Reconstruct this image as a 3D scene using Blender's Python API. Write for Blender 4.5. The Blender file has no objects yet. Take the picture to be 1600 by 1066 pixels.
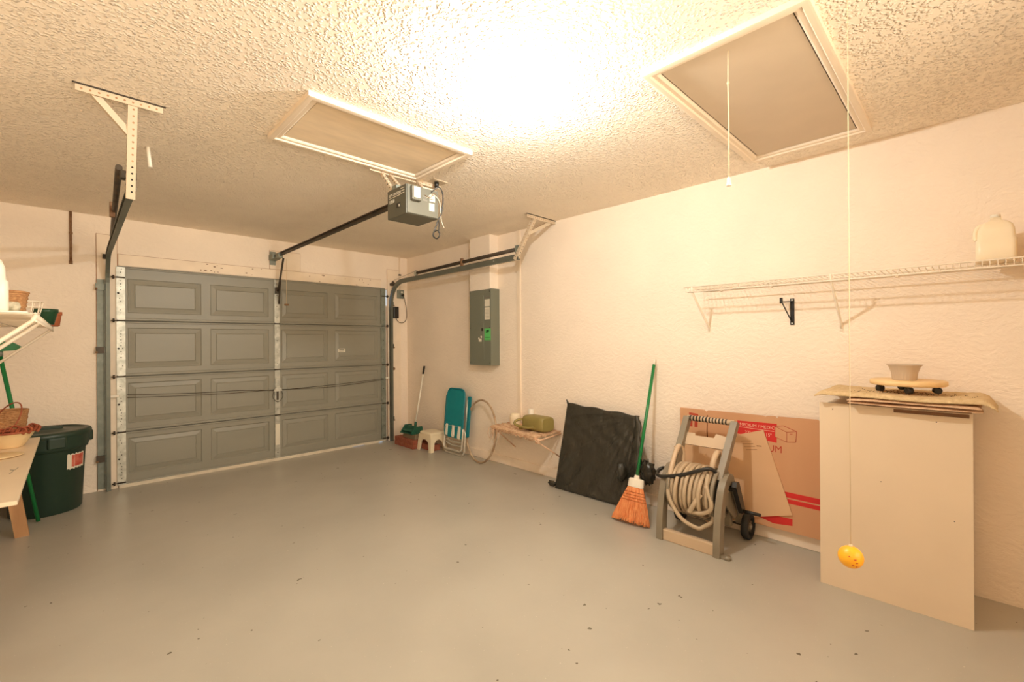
import bpy, bmesh, math, random
from mathutils import Vector, Matrix
random.seed(7)
S = bpy.context.scene
C = S.collection
PI = math.pi

# ---------------------------------------------------------------- camera, world, exposure
YAW, ROLL = math.radians(44.334), math.radians(-0.348)
F_ = Vector((math.sin(YAW), math.cos(YAW), 0)); R_ = Vector((math.cos(YAW), -math.sin(YAW), 0)); U_ = Vector((0, 0, 1))
cx = R_*math.cos(ROLL) + U_*math.sin(ROLL); cy = -R_*math.sin(ROLL) + U_*math.cos(ROLL); cz = -F_
cam_d = bpy.data.cameras.new('camera'); cam = bpy.data.objects.new('camera', cam_d); C.objects.link(cam)
M = Matrix((cx, cy, cz)).transposed().to_4x4(); M.translation = (0, 0, 1.36); cam.matrix_world = M
cam_d.sensor_width = 36; cam_d.lens = 701.35/1600*36; cam_d.clip_start = .02; cam_d.clip_end = 100
S.camera = cam
W = bpy.data.worlds.new('world'); S.world = W; W.use_nodes = True
wn = W.node_tree.nodes; wb = wn['Background']
wb.inputs['Color'].default_value = (.62, .78, 1, 1); wb.inputs['Strength'].default_value = 2.2
S.view_settings.view_transform = 'Standard'; S.view_settings.look = 'None'
S.view_settings.gamma = 1; S.view_settings.use_curve_mapping = False
S.view_settings.exposure = -0.01
S.cycles.diffuse_bounces = 10; S.cycles.max_bounces = 14
# added fill lamp, broad and soft, unseen behind the camera, aimed down the room
ld0 = bpy.data.lights.new('added_fill_lamp', 'AREA'); ld0.shape = 'RECTANGLE'; ld0.size = 2.6; ld0.size_y = 1.0
ld0.energy = 42; ld0.color = (1, .86, .66); ld0.spread = math.radians(110)
lo0 = bpy.data.objects.new('added_fill_lamp', ld0); C.objects.link(lo0); lo0.location = (.9, -.95, 1.7)
lo0.rotation_euler = (math.radians(96), 0, math.radians(2))
BULB = 1950.0                                   # emission strength of the one bare ceiling bulb
BULB_COL = (.94, .92, .86)

RX, BY, H = 3.404, 5.621, 2.54                 # right wall, door wall, ceiling height
LX, NY = -.51, -1.3                            # left wall, wall behind the camera

# ---------------------------------------------------------------- materials
def lin(c):
    return tuple(((v/255)/12.92 if v/255 <= .04045 else ((v/255+.055)/1.055)**2.4) for v in c)
def mat(name, col, rough=.6, metal=0, var=.06, vscale=6, bump=0, bscale=40, bdist=.002, col2=None, coat=0,
        emit=None, estr=0, detail=3, alpha=1, trans=0, stretch=None, spec=.5):
    m = bpy.data.materials.new(name); m.use_nodes = True; nt = m.node_tree; n = nt.nodes; l = nt.links
    b = n['Principled BSDF']; c = lin(col)
    tc = n.new('ShaderNodeTexCoord'); src = tc.outputs['Object']
    if stretch:
        mp = n.new('ShaderNodeMapping'); mp.inputs['Scale'].default_value = stretch
        l.new(src, mp.inputs['Vector']); src = mp.outputs['Vector']
    ns = n.new('ShaderNodeTexNoise'); ns.inputs['Scale'].default_value = vscale; ns.inputs['Detail'].default_value = detail
    l.new(src, ns.inputs['Vector'])
    rp = n.new('ShaderNodeValToRGB'); rp.color_ramp.elements[0].position = .3; rp.color_ramp.elements[1].position = .7
    a = tuple(max(0, v*(1-var)) for v in c) if col2 is None else c
    d = tuple(min(1, v*(1+var)) for v in c) if col2 is None else lin(col2)
    rp.color_ramp.elements[0].color = (*a, 1); rp.color_ramp.elements[1].color = (*d, 1)
    l.new(ns.outputs['Fac'], rp.inputs['Fac']); l.new(rp.outputs['Color'], b.inputs['Base Color'])
    b.inputs['Roughness'].default_value = rough; b.inputs['Metallic'].default_value = metal
    b.inputs['Coat Weight'].default_value = coat; b.inputs['Specular IOR Level'].default_value = spec
    b.inputs['Transmission Weight'].default_value = trans
    if bump:
        nb = n.new('ShaderNodeTexNoise'); nb.inputs['Scale'].default_value = bscale; nb.inputs['Detail'].default_value = 3
        l.new(src, nb.inputs['Vector'])
        bp = n.new('ShaderNodeBump'); bp.inputs['Strength'].default_value = bump; bp.inputs['Distance'].default_value = bdist
        l.new(nb.outputs['Fac'], bp.inputs['Height']); l.new(bp.outputs['Normal'], b.inputs['Normal'])
    if emit:
        b.inputs['Emission Color'].default_value = (*emit, 1); b.inputs['Emission Strength'].default_value = estr
    return m

WALLC = (244, 230, 212)
def stucco():
    m = mat('wall_stucco', WALLC, .75, var=.03, vscale=2.5)
    nt = m.node_tree; n = nt.nodes; l = nt.links; b = n['Principled BSDF']
    tc = n.new('ShaderNodeTexCoord')
    w = n.new('ShaderNodeTexNoise'); w.inputs['Scale'].default_value = 5; w.inputs['Detail'].default_value = 2
    l.new(tc.outputs['Object'], w.inputs['Vector'])
    mp = n.new('ShaderNodeMapping'); mp.inputs['Scale'].default_value = (1, 1, 1.7)
    mix = n.new('ShaderNodeMixRGB'); mix.inputs['Fac'].default_value = .12
    l.new(tc.outputs['Object'], mix.inputs[1]); l.new(w.outputs['Color'], mix.inputs[2]); l.new(mix.outputs[0], mp.inputs['Vector'])
    a = n.new('ShaderNodeTexNoise'); a.inputs['Scale'].default_value = 30; a.inputs['Detail'].default_value = 4; a.inputs['Roughness'].default_value = .55
    l.new(mp.outputs[0], a.inputs['Vector'])
    r = n.new('ShaderNodeValToRGB'); r.color_ramp.elements[0].position = .42; r.color_ramp.elements[1].position = .6
    l.new(a.outputs['Fac'], r.inputs['Fac'])
    bp = n.new('ShaderNodeBump'); bp.inputs['Strength'].default_value = .42; bp.inputs['Distance'].default_value = .004
    l.new(r.outputs['Color'], bp.inputs['Height']); l.new(bp.outputs['Normal'], b.inputs['Normal'])
    return m
def popcorn():
    m = mat('popcorn_ceiling', (250, 238, 220), .9, var=.03, vscale=2)
    nt = m.node_tree; n = nt.nodes; l = nt.links; b = n['Principled BSDF']
    tc = n.new('ShaderNodeTexCoord')
    w = n.new('ShaderNodeTexNoise'); w.inputs['Scale'].default_value = 40; w.inputs['Detail'].default_value = 2
    l.new(tc.outputs['Object'], w.inputs['Vector'])
    mx = n.new('ShaderNodeMixRGB'); mx.inputs['Fac'].default_value = .03
    l.new(tc.outputs['Object'], mx.inputs[1]); l.new(w.outputs['Color'], mx.inputs[2])
    v = n.new('ShaderNodeTexVoronoi'); v.feature = 'SMOOTH_F1'; v.inputs['Scale'].default_value = 66; v.inputs['Smoothness'].default_value = .35
    l.new(mx.outputs[0], v.inputs['Vector'])
    r = n.new('ShaderNodeValToRGB'); r.color_ramp.elements[0].position = .10; r.color_ramp.elements[0].color = (1, 1, 1, 1)
    r.color_ramp.elements[1].position = .55; r.color_ramp.elements[1].color = (0, 0, 0, 1)
    l.new(v.outputs['Distance'], r.inputs['Fac'])
    a = n.new('ShaderNodeTexNoise'); a.inputs['Scale'].default_value = 55; a.inputs['Detail'].default_value = 3
    l.new(tc.outputs['Object'], a.inputs['Vector'])
    mu = n.new('ShaderNodeMath'); mu.operation = 'MULTIPLY'; l.new(r.outputs['Color'], mu.inputs[0]); l.new(a.outputs['Fac'], mu.inputs[1])
    bp = n.new('ShaderNodeBump'); bp.inputs['Strength'].default_value = 1.0; bp.inputs['Distance'].default_value = .013
    l.new(mu.outputs[0], bp.inputs['Height']); l.new(bp.outputs['Normal'], b.inputs['Normal'])
    return m
def floor_mat():
    m = mat('painted_concrete', (178, 174, 162), .3, var=.07, vscale=1.6, detail=6)
    nt = m.node_tree; n = nt.nodes; l = nt.links; b = n['Principled BSDF']
    tc = n.new('ShaderNodeTexCoord')
    base = b.inputs['Base Color'].links[0].from_socket
    sp = n.new('ShaderNodeTexNoise'); sp.inputs['Scale'].default_value = 23; sp.inputs['Detail'].default_value = 2
    l.new(tc.outputs['Object'], sp.inputs['Vector'])
    r = n.new('ShaderNodeValToRGB'); r.color_ramp.elements[0].position = .745; r.color_ramp.elements[1].position = .76
    l.new(sp.outputs['Fac'], r.inputs['Fac'])
    mx = n.new('ShaderNodeMixRGB'); mx.inputs[2].default_value = (*lin((92, 84, 66)), 1)
    l.new(r.outputs['Color'], mx.inputs['Fac']); l.new(base, mx.inputs[1])
    vo = n.new('ShaderNodeTexNoise'); vo.inputs['Scale'].default_value = 90; vo.inputs['Detail'].default_value = 1
    l.new(tc.outputs['Object'], vo.inputs['Vector'])
    r2 = n.new('ShaderNodeValToRGB'); r2.color_ramp.elements[0].position = .765; r2.color_ramp.elements[1].position = .775
    l.new(vo.outputs['Fac'], r2.inputs['Fac'])
    mx2 = n.new('ShaderNodeMixRGB'); mx2.inputs[2].default_value = (*lin((205, 200, 185)), 1)
    l.new(r2.outputs['Color'], mx2.inputs['Fac']); l.new(mx.outputs[0], mx2.inputs[1]); l.new(mx2.outputs[0], b.inputs['Base Color'])
    rn = n.new('ShaderNodeTexNoise'); rn.inputs['Scale'].default_value = 3; rn.inputs['Detail'].default_value = 5
    l.new(tc.outputs['Object'], rn.inputs['Vector'])
    mr = n.new('ShaderNodeMapRange'); mr.inputs['To Min'].default_value = .22; mr.inputs['To Max'].default_value = .42
    l.new(rn.outputs['Fac'], mr.inputs['Value']); l.new(mr.outputs[0], b.inputs['Roughness'])
    bn = n.new('ShaderNodeTexNoise'); bn.inputs['Scale'].default_value = 14; bn.inputs['Detail'].default_value = 5
    l.new(tc.outputs['Object'], bn.inputs['Vector'])
    bp = n.new('ShaderNodeBump'); bp.inputs['Strength'].default_value = .25; bp.inputs['Distance'].default_value = .003
    l.new(bn.outputs['Fac'], bp.inputs['Height']); l.new(bp.outputs['Normal'], b.inputs['Normal'])
    return m

K = {}
K['wall'] = stucco(); K['ceil'] = popcorn(); K['floor'] = floor_mat()
K['curb'] = mat('curb_paint', (242, 226, 206), .7, bump=.3, bscale=30, bdist=.006)
K['trim'] = mat('trim_paint', (238, 222, 200), .5, var=.03)
K['jamb'] = mat('jamb_paint', (242, 226, 204), .6, var=.05, bump=.15, bscale=25)
K['brownshade'] = mat('brown_painted_shade', (150, 108, 76), .8, col2=(186, 148, 112), vscale=9)  # paints edge shade at the board joints; also colours the angle holes
K['hatchpanel'] = mat('hatch_plywood', (238, 218, 188), .6, var=.07, vscale=5, stretch=(1, 4, 1))
K['hatchpanel2'] = mat('hatch_board', (206, 188, 164), .6, var=.03, vscale=5)
K['door'] = mat('door_grey_paint', (142, 140, 127), .42, var=.04, vscale=4, bump=.25, bscale=260, bdist=.0008, stretch=(.25, 1, 1))
K['door_dark'] = mat('door_joint_shadow_line', (92, 92, 82), .6)
K['galv'] = mat('galvanised_steel', (160, 160, 150), .42, .55, col2=(200, 200, 190), vscale=22)
K['galvp'] = mat('painted_galvanised_steel', (118, 124, 114), .5, .2, col2=(140, 146, 134), vscale=18)
K['hole'] = mat('dark_hole', (38, 34, 28), .8)
K['track'] = mat('track_grey_steel', (104, 108, 98), .45, .35, var=.1, vscale=9)
K['darksteel'] = mat('dark_oiled_steel', (58, 52, 44), .5, .4, col2=(84, 72, 58), vscale=12)
K['angle'] = mat('cream_painted_angle', (202, 184, 158), .55, var=.05)
K['rust'] = mat('rusty_steel', (120, 84, 58), .8, .2, col2=(150, 120, 90), vscale=30)
K['seal'] = mat('door_bottom_seal', (214, 204, 184), .6, var=.1, vscale=9)
K['white'] = mat('white_plastic', (236, 230, 214), .35, var=.02)
K['whitewire'] = mat('white_coated_wire', (236, 224, 204), .4, var=.02)
K['black'] = mat('black_plastic', (34, 32, 28), .35, var=.1)
K['blackrub'] = mat('black_rubber', (40, 40, 38), .65, var=.1)
K['opener'] = mat('opener_dark_grey', (92, 92, 80), .45, .1, var=.04)
K['openerf'] = mat('opener_front_grey', (104, 102, 90), .5, .1, var=.05)
K['paper'] = mat('paper_label', (224, 218, 200), .6, var=.03)
K['ink'] = mat('printed_grey_ink', (120, 116, 104), .6)
K['inkw'] = mat('printed_white_ink', (214, 208, 190), .6)
K['panel'] = mat('electric_panel_grey', (118, 122, 108), .4, .1, var=.03)
K['green_st'] = mat('green_sticker', (96, 196, 108), .5, var=.04)
K['green_dk'] = mat('dark_green_print', (20, 80, 40), .5)
K['bin'] = mat('bin_green_plastic', (34, 56, 44), .38, var=.06, bump=.06, bscale=200)
K['redlab'] = mat('red_label', (186, 60, 48), .5, col2=(216, 130, 108), vscale=18)
K['cream'] = mat('cream_board', (232, 214, 186), .45, var=.03)
K['wood'] = mat('rough_pine', (168, 124, 84), .75, col2=(198, 156, 112), vscale=12, stretch=(1, 1, .15), bump=.2, bscale=40)
K['ply'] = mat('pale_ply', (232, 196, 140), .5, col2=(240, 208, 156), vscale=9, stretch=(.3, 2, 1))
K['cabinet'] = mat('cabinet_tan_board', (226, 206, 178), .42, var=.025, vscale=3, bump=.05, bscale=150)
K['cabshade'] = mat('cabinet_gap_shade', (120, 84, 54), .7)
K['rug'] = mat('cream_pile', (226, 202, 160), .95, col2=(206, 178, 132), vscale=50, bump=.9, bscale=180, bdist=.006)
K['mat2'] = mat('folded_mat_tan', (222, 190, 158), .95, col2=(204, 166, 132), vscale=90, bump=.6, bscale=220, bdist=.004)
K['dirt'] = mat('dry_leaf_crumbs', (92, 62, 36), .9, var=.3)
K['pot'] = mat('taupe_pot_plastic', (196, 178, 156), .5, var=.03)
K['terra'] = mat('terracotta', (178, 102, 66), .8, var=.08)
K['greenpot'] = mat('green_pot', (26, 70, 44), .35, var=.05)
K['bag'] = mat('black_bin_bag', (48, 46, 38), .27, var=.12, vscale=3, bump=.8, bscale=30, bdist=.012, stretch=(1, 1, .4), coat=.1)
K['bristle'] = mat('orange_bristle', (226, 132, 72), .6, col2=(244, 172, 112), vscale=60, stretch=(1, 1, .2))
K['stitch'] = mat('bristle_stitching', (170, 76, 28), .7)
K['brgreen'] = mat('green_handle', (22, 120, 62), .35, var=.05)
K['card'] = mat('corrugated_cardboard', (198, 148, 108), .8, col2=(208, 160, 120), vscale=3, bump=.12, bscale=160, bdist=.001, stretch=(1, 1, .05))
K['card2'] = mat('pale_cardboard', (214, 174, 134), .8, col2=(222, 184, 144), vscale=3, bump=.1, bscale=160, bdist=.001, stretch=(1, .05, 1))
K['red'] = mat('red_print', (204, 40, 36), .7, var=.05)
K['redt'] = mat('dull_red_print', (176, 62, 40), .7)
K['cardink'] = mat('white_print', (232, 190, 160), .7)
K['brownink'] = mat('brown_print', (132, 84, 52), .7)
K['taupe'] = mat('reel_taupe_plastic', (134, 124, 106), .4, var=.04)
K['taupel'] = mat('reel_light_plastic', (202, 178, 148), .45, var=.03)
K['hose'] = mat('tan_hose', (186, 166, 138), .5, var=.08, vscale=14)
K['brick'] = mat('red_brick', (140, 72, 52), .85, col2=(164, 100, 74), vscale=22, bump=.4, bscale=80)
K['block'] = mat('grey_brown_paver', (120, 104, 80), .85, col2=(140, 122, 96), vscale=20, bump=.4, bscale=80)
K['dustgreen'] = mat('dustpan_green', (38, 94, 74), .4, var=.05)
K['stool'] = mat('stool_plastic', (236, 222, 192), .35, var=.02)
K['teal'] = mat('turquoise_mesh_fabric', (0, 132, 140), .6, var=.08, vscale=6)
K['teal2'] = mat('turquoise_plastic', (0, 120, 132), .4, var=.06)
K['alu'] = mat('aluminium_tube', (214, 208, 194), .32, .5, var=.05)
K['hoop'] = mat('hoop_plastic', (150, 116, 84), .4, col2=(206, 186, 158), vscale=10)
K['rope'] = mat('cotton_rope', (222, 202, 168), .8, bump=.4, bscale=300)
K['pinkrail'] = mat('pinkish_cream_pipe', (222, 184, 152), .55, var=.06)
K['net'] = mat('frayed_net', (226, 196, 160), .9, col2=(186, 140, 108), vscale=40, bump=.5, bscale=120)
K['olive'] = mat('olive_green_plastic', (142, 128, 72), .5, var=.04, bump=.1, bscale=120)
K['wicker'] = mat('wicker', (204, 156, 104), .75, col2=(160, 108, 66), vscale=60, bump=.8, bscale=110, bdist=.006, stretch=(1, 1, 3))
K['rustrib'] = mat('rust_red_ribbon', (124, 58, 36), .6, col2=(172, 92, 60), vscale=25)
K['ceramic'] = mat('cream_ceramic', (232, 206, 160), .3, var=.03)
K['ball'] = mat('yellow_ball', (255, 190, 40), .4, col2=(255, 170, 30), vscale=12)
K['ballred'] = mat('ball_print', (196, 70, 30), .5)
K['cloth'] = mat('patterned_cloth', (222, 214, 190), .85, col2=(132, 128, 96), vscale=38)
K['asphalt'] = mat('driveway_concrete', (170, 168, 160), .9, var=.08)
K['blackiron'] = mat('black_iron', (30, 28, 26), .5, .3)
K['straw'] = mat('yellowed_box', (214, 180, 128), .7, var=.05)
def bulb_mat():
    m = bpy.data.materials.new('lit_bulb'); m.use_nodes = True; nt = m.node_tree; n = nt.nodes
    n.clear(); o = n.new('ShaderNodeOutputMaterial'); e = n.new('ShaderNodeEmission')
    e.inputs['Color'].default_value = (*BULB_COL, 1); e.inputs['Strength'].default_value = BULB
    nt.links.new(e.outputs[0], o.inputs['Surface']); return m
K['bulb'] = bulb_mat()
def jug_mat():
    m = mat('translucent_jug', (244, 230, 202), .35, var=.02)
    m.node_tree.nodes['Principled BSDF'].inputs['Subsurface Weight'].default_value = .3
    m.node_tree.nodes['Principled BSDF'].inputs['Subsurface Radius'].default_value = (.02, .02, .015)
    return m
K['jug'] = jug_mat()

# ---------------------------------------------------------------- mesh helpers
class MB:
    def __init__(s): s.bm = bmesh.new(); s.mi = 0; s.mats = []
    def m(s, key):
        if not s.mats and len(s.bm.faces): s.mats.append('__main__')
        if key not in s.mats: s.mats.append(key)
        s.mi = s.mats.index(key); return s
    def _f(s, vs, smooth=False):
        try:
            f = s.bm.faces.new(vs); f.material_index = s.mi; f.smooth = smooth; return f
        except ValueError: return None
    def box(s, lo, hi, bev=0, mtx=None):
        lo = Vector(lo); hi = Vector(hi); c = (lo+hi)/2; d = hi-lo
        if bev:
            t = bmesh.new(); bmesh.ops.create_cube(t, size=1)
            for v in t.verts: v.co = Vector((v.co.x*d.x, v.co.y*d.y, v.co.z*d.z)) + c
            bmesh.ops.bevel(t, geom=t.edges[:], offset=min(bev, min(d)*.49), segments=2, affect='EDGES', profile=.5)
            vm = {v: s.bm.verts.new(mtx @ v.co if mtx else v.co) for v in t.verts}
            for f in t.faces: s._f([vm[v] for v in f.verts])
            t.free(); return s
        vs = [s.bm.verts.new((mtx @ Vector(p)) if mtx else p) for p in
              [(x, y, z) for x in (lo.x, hi.x) for y in (lo.y, hi.y) for z in (lo.z, hi.z)]]
        for q in ((0,1,3,2),(4,6,7,5),(0,4,5,1),(2,3,7,6),(0,2,6,4),(1,5,7,3)): s._f([vs[i] for i in q])
        return s
    def tube(s, pts, r, n=10, closed=False, cap=True, flat=1.0):
        pts = [Vector(p) for p in pts]; N = len(pts); rings = []; prev = None
        for i, p in enumerate(pts):
            if closed: t = (pts[(i+1) % N]-pts[i-1])
            else: t = pts[min(i+1, N-1)]-pts[max(i-1, 0)]
            t = t.normalized() if t.length > 1e-9 else Vector((0, 0, 1))
            if prev is None:
                a = Vector((0, 0, 1)) if abs(t.z) < .9 else Vector((0, 1, 0)); a = (a - t*a.dot(t)).normalized()
            else:
                a = prev - t*prev.dot(t); a = a.normalized() if a.length > 1e-6 else prev
            prev = a; b = t.cross(a); rr = r(i/(N-1)) if callable(r) else r
            rings.append([s.bm.verts.new(p + a*math.cos(2*PI*k/n)*rr*flat + b*math.sin(2*PI*k/n)*rr) for k in range(n)])
        for i in range(N if closed else N-1):
            A, B = rings[i], rings[(i+1) % N]
            for k in range(n): s._f([A[k], A[(k+1) % n], B[(k+1) % n], B[k]], True)
        if cap and not closed: s._f(list(reversed(rings[0]))); s._f(rings[-1])
        return s
    def lathe(s, prof, c=(0, 0, 0), n=32, mtx=None, smooth=True, wob=None, caps=True):
        rings = []
        for (r, z) in prof:
            ring = []
            for k in range(n):
                a = 2*PI*k/n; rr = r if wob is None else r*wob(a, z)
                p = Vector((math.cos(a)*rr, math.sin(a)*rr, z))
                p = (mtx @ p) if mtx else p
                ring.append(s.bm.verts.new(p+Vector(c)))
            rings.append(ring)
        for A, B in zip(rings, rings[1:]):
            for k in range(n): s._f([A[k], A[(k+1) % n], B[(k+1) % n], B[k]], smooth)
        if caps:
            if prof[0][0] > 1e-6: s._f(list(reversed(rings[0])))
            if prof[-1][0] > 1e-6: s._f(rings[-1])
        return s
    def prism(s, poly, o, u, v, w, t0=0, t1=.01):
        """polygon (a,b) in the plane o+a*u+b*v, extruded along w from t0 to t1"""
        o, u, v, w = map(Vector, (o, u, v, w))
        A = [s.bm.verts.new(o+u*a+v*b+w*t0) for a, b in poly]; B = [s.bm.verts.new(o+u*a+v*b+w*t1) for a, b in poly]
        s._f(list(reversed(A))); s._f(B); n = len(A)
        for i in range(n): s._f([A[i], A[(i+1) % n], B[(i+1) % n], B[i]])
        return s
    def sweep(s, prof, pts, up, closed_prof=True):
        """profile (a along side, b along normal) swept along pts in a plane; 'up' = side vector"""
        pts = [Vector(p) for p in pts]; side = Vector(up).normalized(); rings = []; N = len(pts)
        for i, p in enumerate(pts):
            t = (pts[min(i+1, N-1)]-pts[max(i-1, 0)]).normalized(); nrm = side.cross(t).normalized()
            rings.append([s.bm.verts.new(p+side*a+nrm*b) for a, b in prof])
        m = len(prof)
        for A, B in zip(rings, rings[1:]):
            for k in range(m): s._f([A[k], A[(k+1) % m], B[(k+1) % m], B[k]])
        s._f(list(reversed(rings[0]))); s._f(rings[-1])
        return s
    def disc(s, c, nrm, r, th, n=14):
        c = Vector(c); nrm = Vector(nrm).normalized()
        return s.tube([c, c+nrm*th], r, n)
    def build(s, name, key, parent=None):
        if '__main__' in s.mats:
            if key in s.mats: s.mats.append(key)
            s.mats = [key if k == '__main__' else k for k in s.mats]
        if not s.mats or s.mats[0] != key:
            if key in s.mats: pass
            elif s.mats:
                s.mats = [key]+s.mats
                for f in s.bm.faces: f.material_index += 1
        if not s.mats: s.mats = [key]
        off = Vector((0, 0, 0)); p = parent
        while p is not None: off += p.location; p = p.parent
        bmesh.ops.recalc_face_normals(s.bm, faces=s.bm.faces[:])
        if parent is None:
            zs = [v.co.z for v in s.bm.verts]; xs = [v.co.x for v in s.bm.verts]; ys = [v.co.y for v in s.bm.verts]
            org = Vector(((min(xs)+max(xs))/2, (min(ys)+max(ys))/2, min(zs)))
        else: org = off
        for v in s.bm.verts: v.co -= org
        me = bpy.data.meshes.new(name); s.bm.to_mesh(me); s.bm.free()
        for k in s.mats: me.materials.append(K[k])
        o = bpy.data.objects.new(name, me); C.objects.link(o)
        if parent is not None: o.parent = parent
        else: o.location = org
        return o
def tag(o, label=None, cat=None, group=None, kind=None):
    if label: o['label'] = label
    if cat: o['category'] = cat
    if group: o['group'] = group
    if kind: o['kind'] = kind
    return o
def thing(name, loc, label, cat, group=None):
    o = bpy.data.objects.new(name, None); C.objects.link(o); o.location = loc; o.empty_display_size = .05
    return tag(o, label, cat, group)
def struct(name, key, mb, parent=None):
    o = mb.build(name, key, parent)
    if parent is None: o['kind'] = 'structure'
    return o
def copy_tree(o, parent=None):
    c = o.copy(); C.objects.link(c)
    if parent is not None: c.parent = parent
    for ch in [x for x in list(bpy.data.objects) if x.parent == o]: copy_tree(ch, c)
    return c
def text(mb_parent, name, body, size, o, u, v, key, parent, sx=1.0, depth=.0006):
    """raised lettering lying in the plane (u, v), lower-left at o"""
    cu = bpy.data.curves.new('lettering_curve', 'FONT'); cu.body = body; cu.size = size; cu.extrude = depth
    ob = bpy.data.objects.new('lettering_tmp', cu); C.objects.link(ob)
    dg = bpy.context.evaluated_depsgraph_get(); me = bpy.data.meshes.new_from_object(ob.evaluated_get(dg))
    bpy.data.objects.remove(ob)
    u = Vector(u).normalized(); v = Vector(v).normalized(); w = u.cross(v)
    for vt in me.vertices:
        c = vt.co; vt.co = Vector(o)+u*c.x*sx+v*c.y+w*c.z
    off = Vector((0, 0, 0)); p = parent
    while p is not None: off += p.location; p = p.parent
    for vt in me.vertices: vt.co -= off
    me.materials.clear(); me.materials.append(K[key]); me.name = name
    r = bpy.data.objects.new(name, me); C.objects.link(r); r.parent = parent
    return r
def arc(c, r, a0, a1, n, ax1, ax2):
    c = Vector(c); ax1 = Vector(ax1); ax2 = Vector(ax2)
    return [c+ax1*math.cos(a0+(a1-a0)*i/n)*r+ax2*math.sin(a0+(a1-a0)*i/n)*r for i in range(n+1)]
def spline(P, k=8, closed=False):
    P = [Vector(p) for p in P]; out = []; n = len(P)
    for i in range(n if closed else n-1):
        g = lambda j: P[j % n] if closed else P[max(0, min(n-1, j))]
        a, b, c, d = g(i-1), g(i), g(i+1), g(i+2)
        for j in range(k):
            t = j/k
            out.append(.5*((2*b)+(-a+c)*t+(2*a-5*b+4*c-d)*t*t+(-a+3*b-3*c+d)*t**3))
    if not closed: out.append(P[-1])
    return out

# ---------------------------------------------------------------- room shell
T = .15
struct('floor', 'floor', MB().box((LX-T, NY-T, -.1), (RX+T, BY+.05, 0)))
struct('floor_driveway', 'asphalt', MB().box((-1.5, BY+.05, -.12), (5, BY+3, -.012)))
struct('ceiling', 'ceil', MB().box((LX-T, NY-T, H), (RX+T, BY+T, H+.1)))
struct('wall_right', 'wall', MB().box((RX, NY, 0), (RX+T, BY, H)))
struct('wall_left', 'wall', MB().box((LX-T, NY, 0), (LX, BY, H)))
struct('wall_near', 'wall', MB().box((LX, NY-T, 0), (RX, NY, H)))
DX0, DX1, DZ = .30, 3.05, 2.10
wf = MB().box((LX-T, BY, 0), (DX0-.03, BY+T, H)).box((DX1+.06, BY, 0), (RX+T, BY+T, H)).box((DX0-.03, BY, DZ-.02), (DX1+.06, BY+T, H))
struct('wall_far', 'wall', wf)
# slightly proud foot of the block wall
struct('baseboard_right', 'curb', MB().box((RX-.015, .61, 0), (RX, BY, .092), .006))
# soffit-like chase above the electric panel and pipe chase on the right wall
struct('trim_1', 'wall', MB().box((3.28, 3.70, 1.93), (RX, 4.05, H), .004))
struct('trim_2', 'trim', MB().box((RX-.012, 3.345, .5), (RX, 3.395, H), .003))
# timber boards round the door opening, joint lines drawn brown for the shadow along their edges
def board(name, x0, x1, z0, z1, yf=.012):
    b = MB().m('jamb').box((x0+.004, BY-yf, z0), (x1-.004, BY, z1-.004), .002)
    b.m('brownshade').box((x0, BY-.003, z0), (x1, BY, z1))
    return struct(name, 'jamb', b)
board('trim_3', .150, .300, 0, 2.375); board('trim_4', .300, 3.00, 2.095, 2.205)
fk = MB(); rq = random.Random(5)
for (xa, xb, n_) in ((.95, 1.15, 9), (2.05, 2.9, 12), (1.35, 1.6, 4)):
    for i in range(n_):
        x = rq.uniform(xa, xb); z = rq.uniform(2.10, 2.19); w_ = rq.uniform(.004, .016); h_ = rq.uniform(.003, .007)
        fk.prism([(-w_, 0), (-w_*.3, -h_), (w_*.8, -h_*.5), (w_, h_*.3), (0, h_)], (x, BY-.0125, z), (1, 0, 0), (0, 0, 1), (0, -1, 0), 0, .0008)
fkm = fk.build('trim_8', 'rust'); tag(fkm, kind='structure')
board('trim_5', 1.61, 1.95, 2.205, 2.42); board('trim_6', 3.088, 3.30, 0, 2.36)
struct('trim_leak_stop', 'jamb', MB().box((3.035, BY+.045, 0), (3.12, BY+.06, 1.86)))  # added strip outside, blocks the daylight leak except at the top

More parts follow.
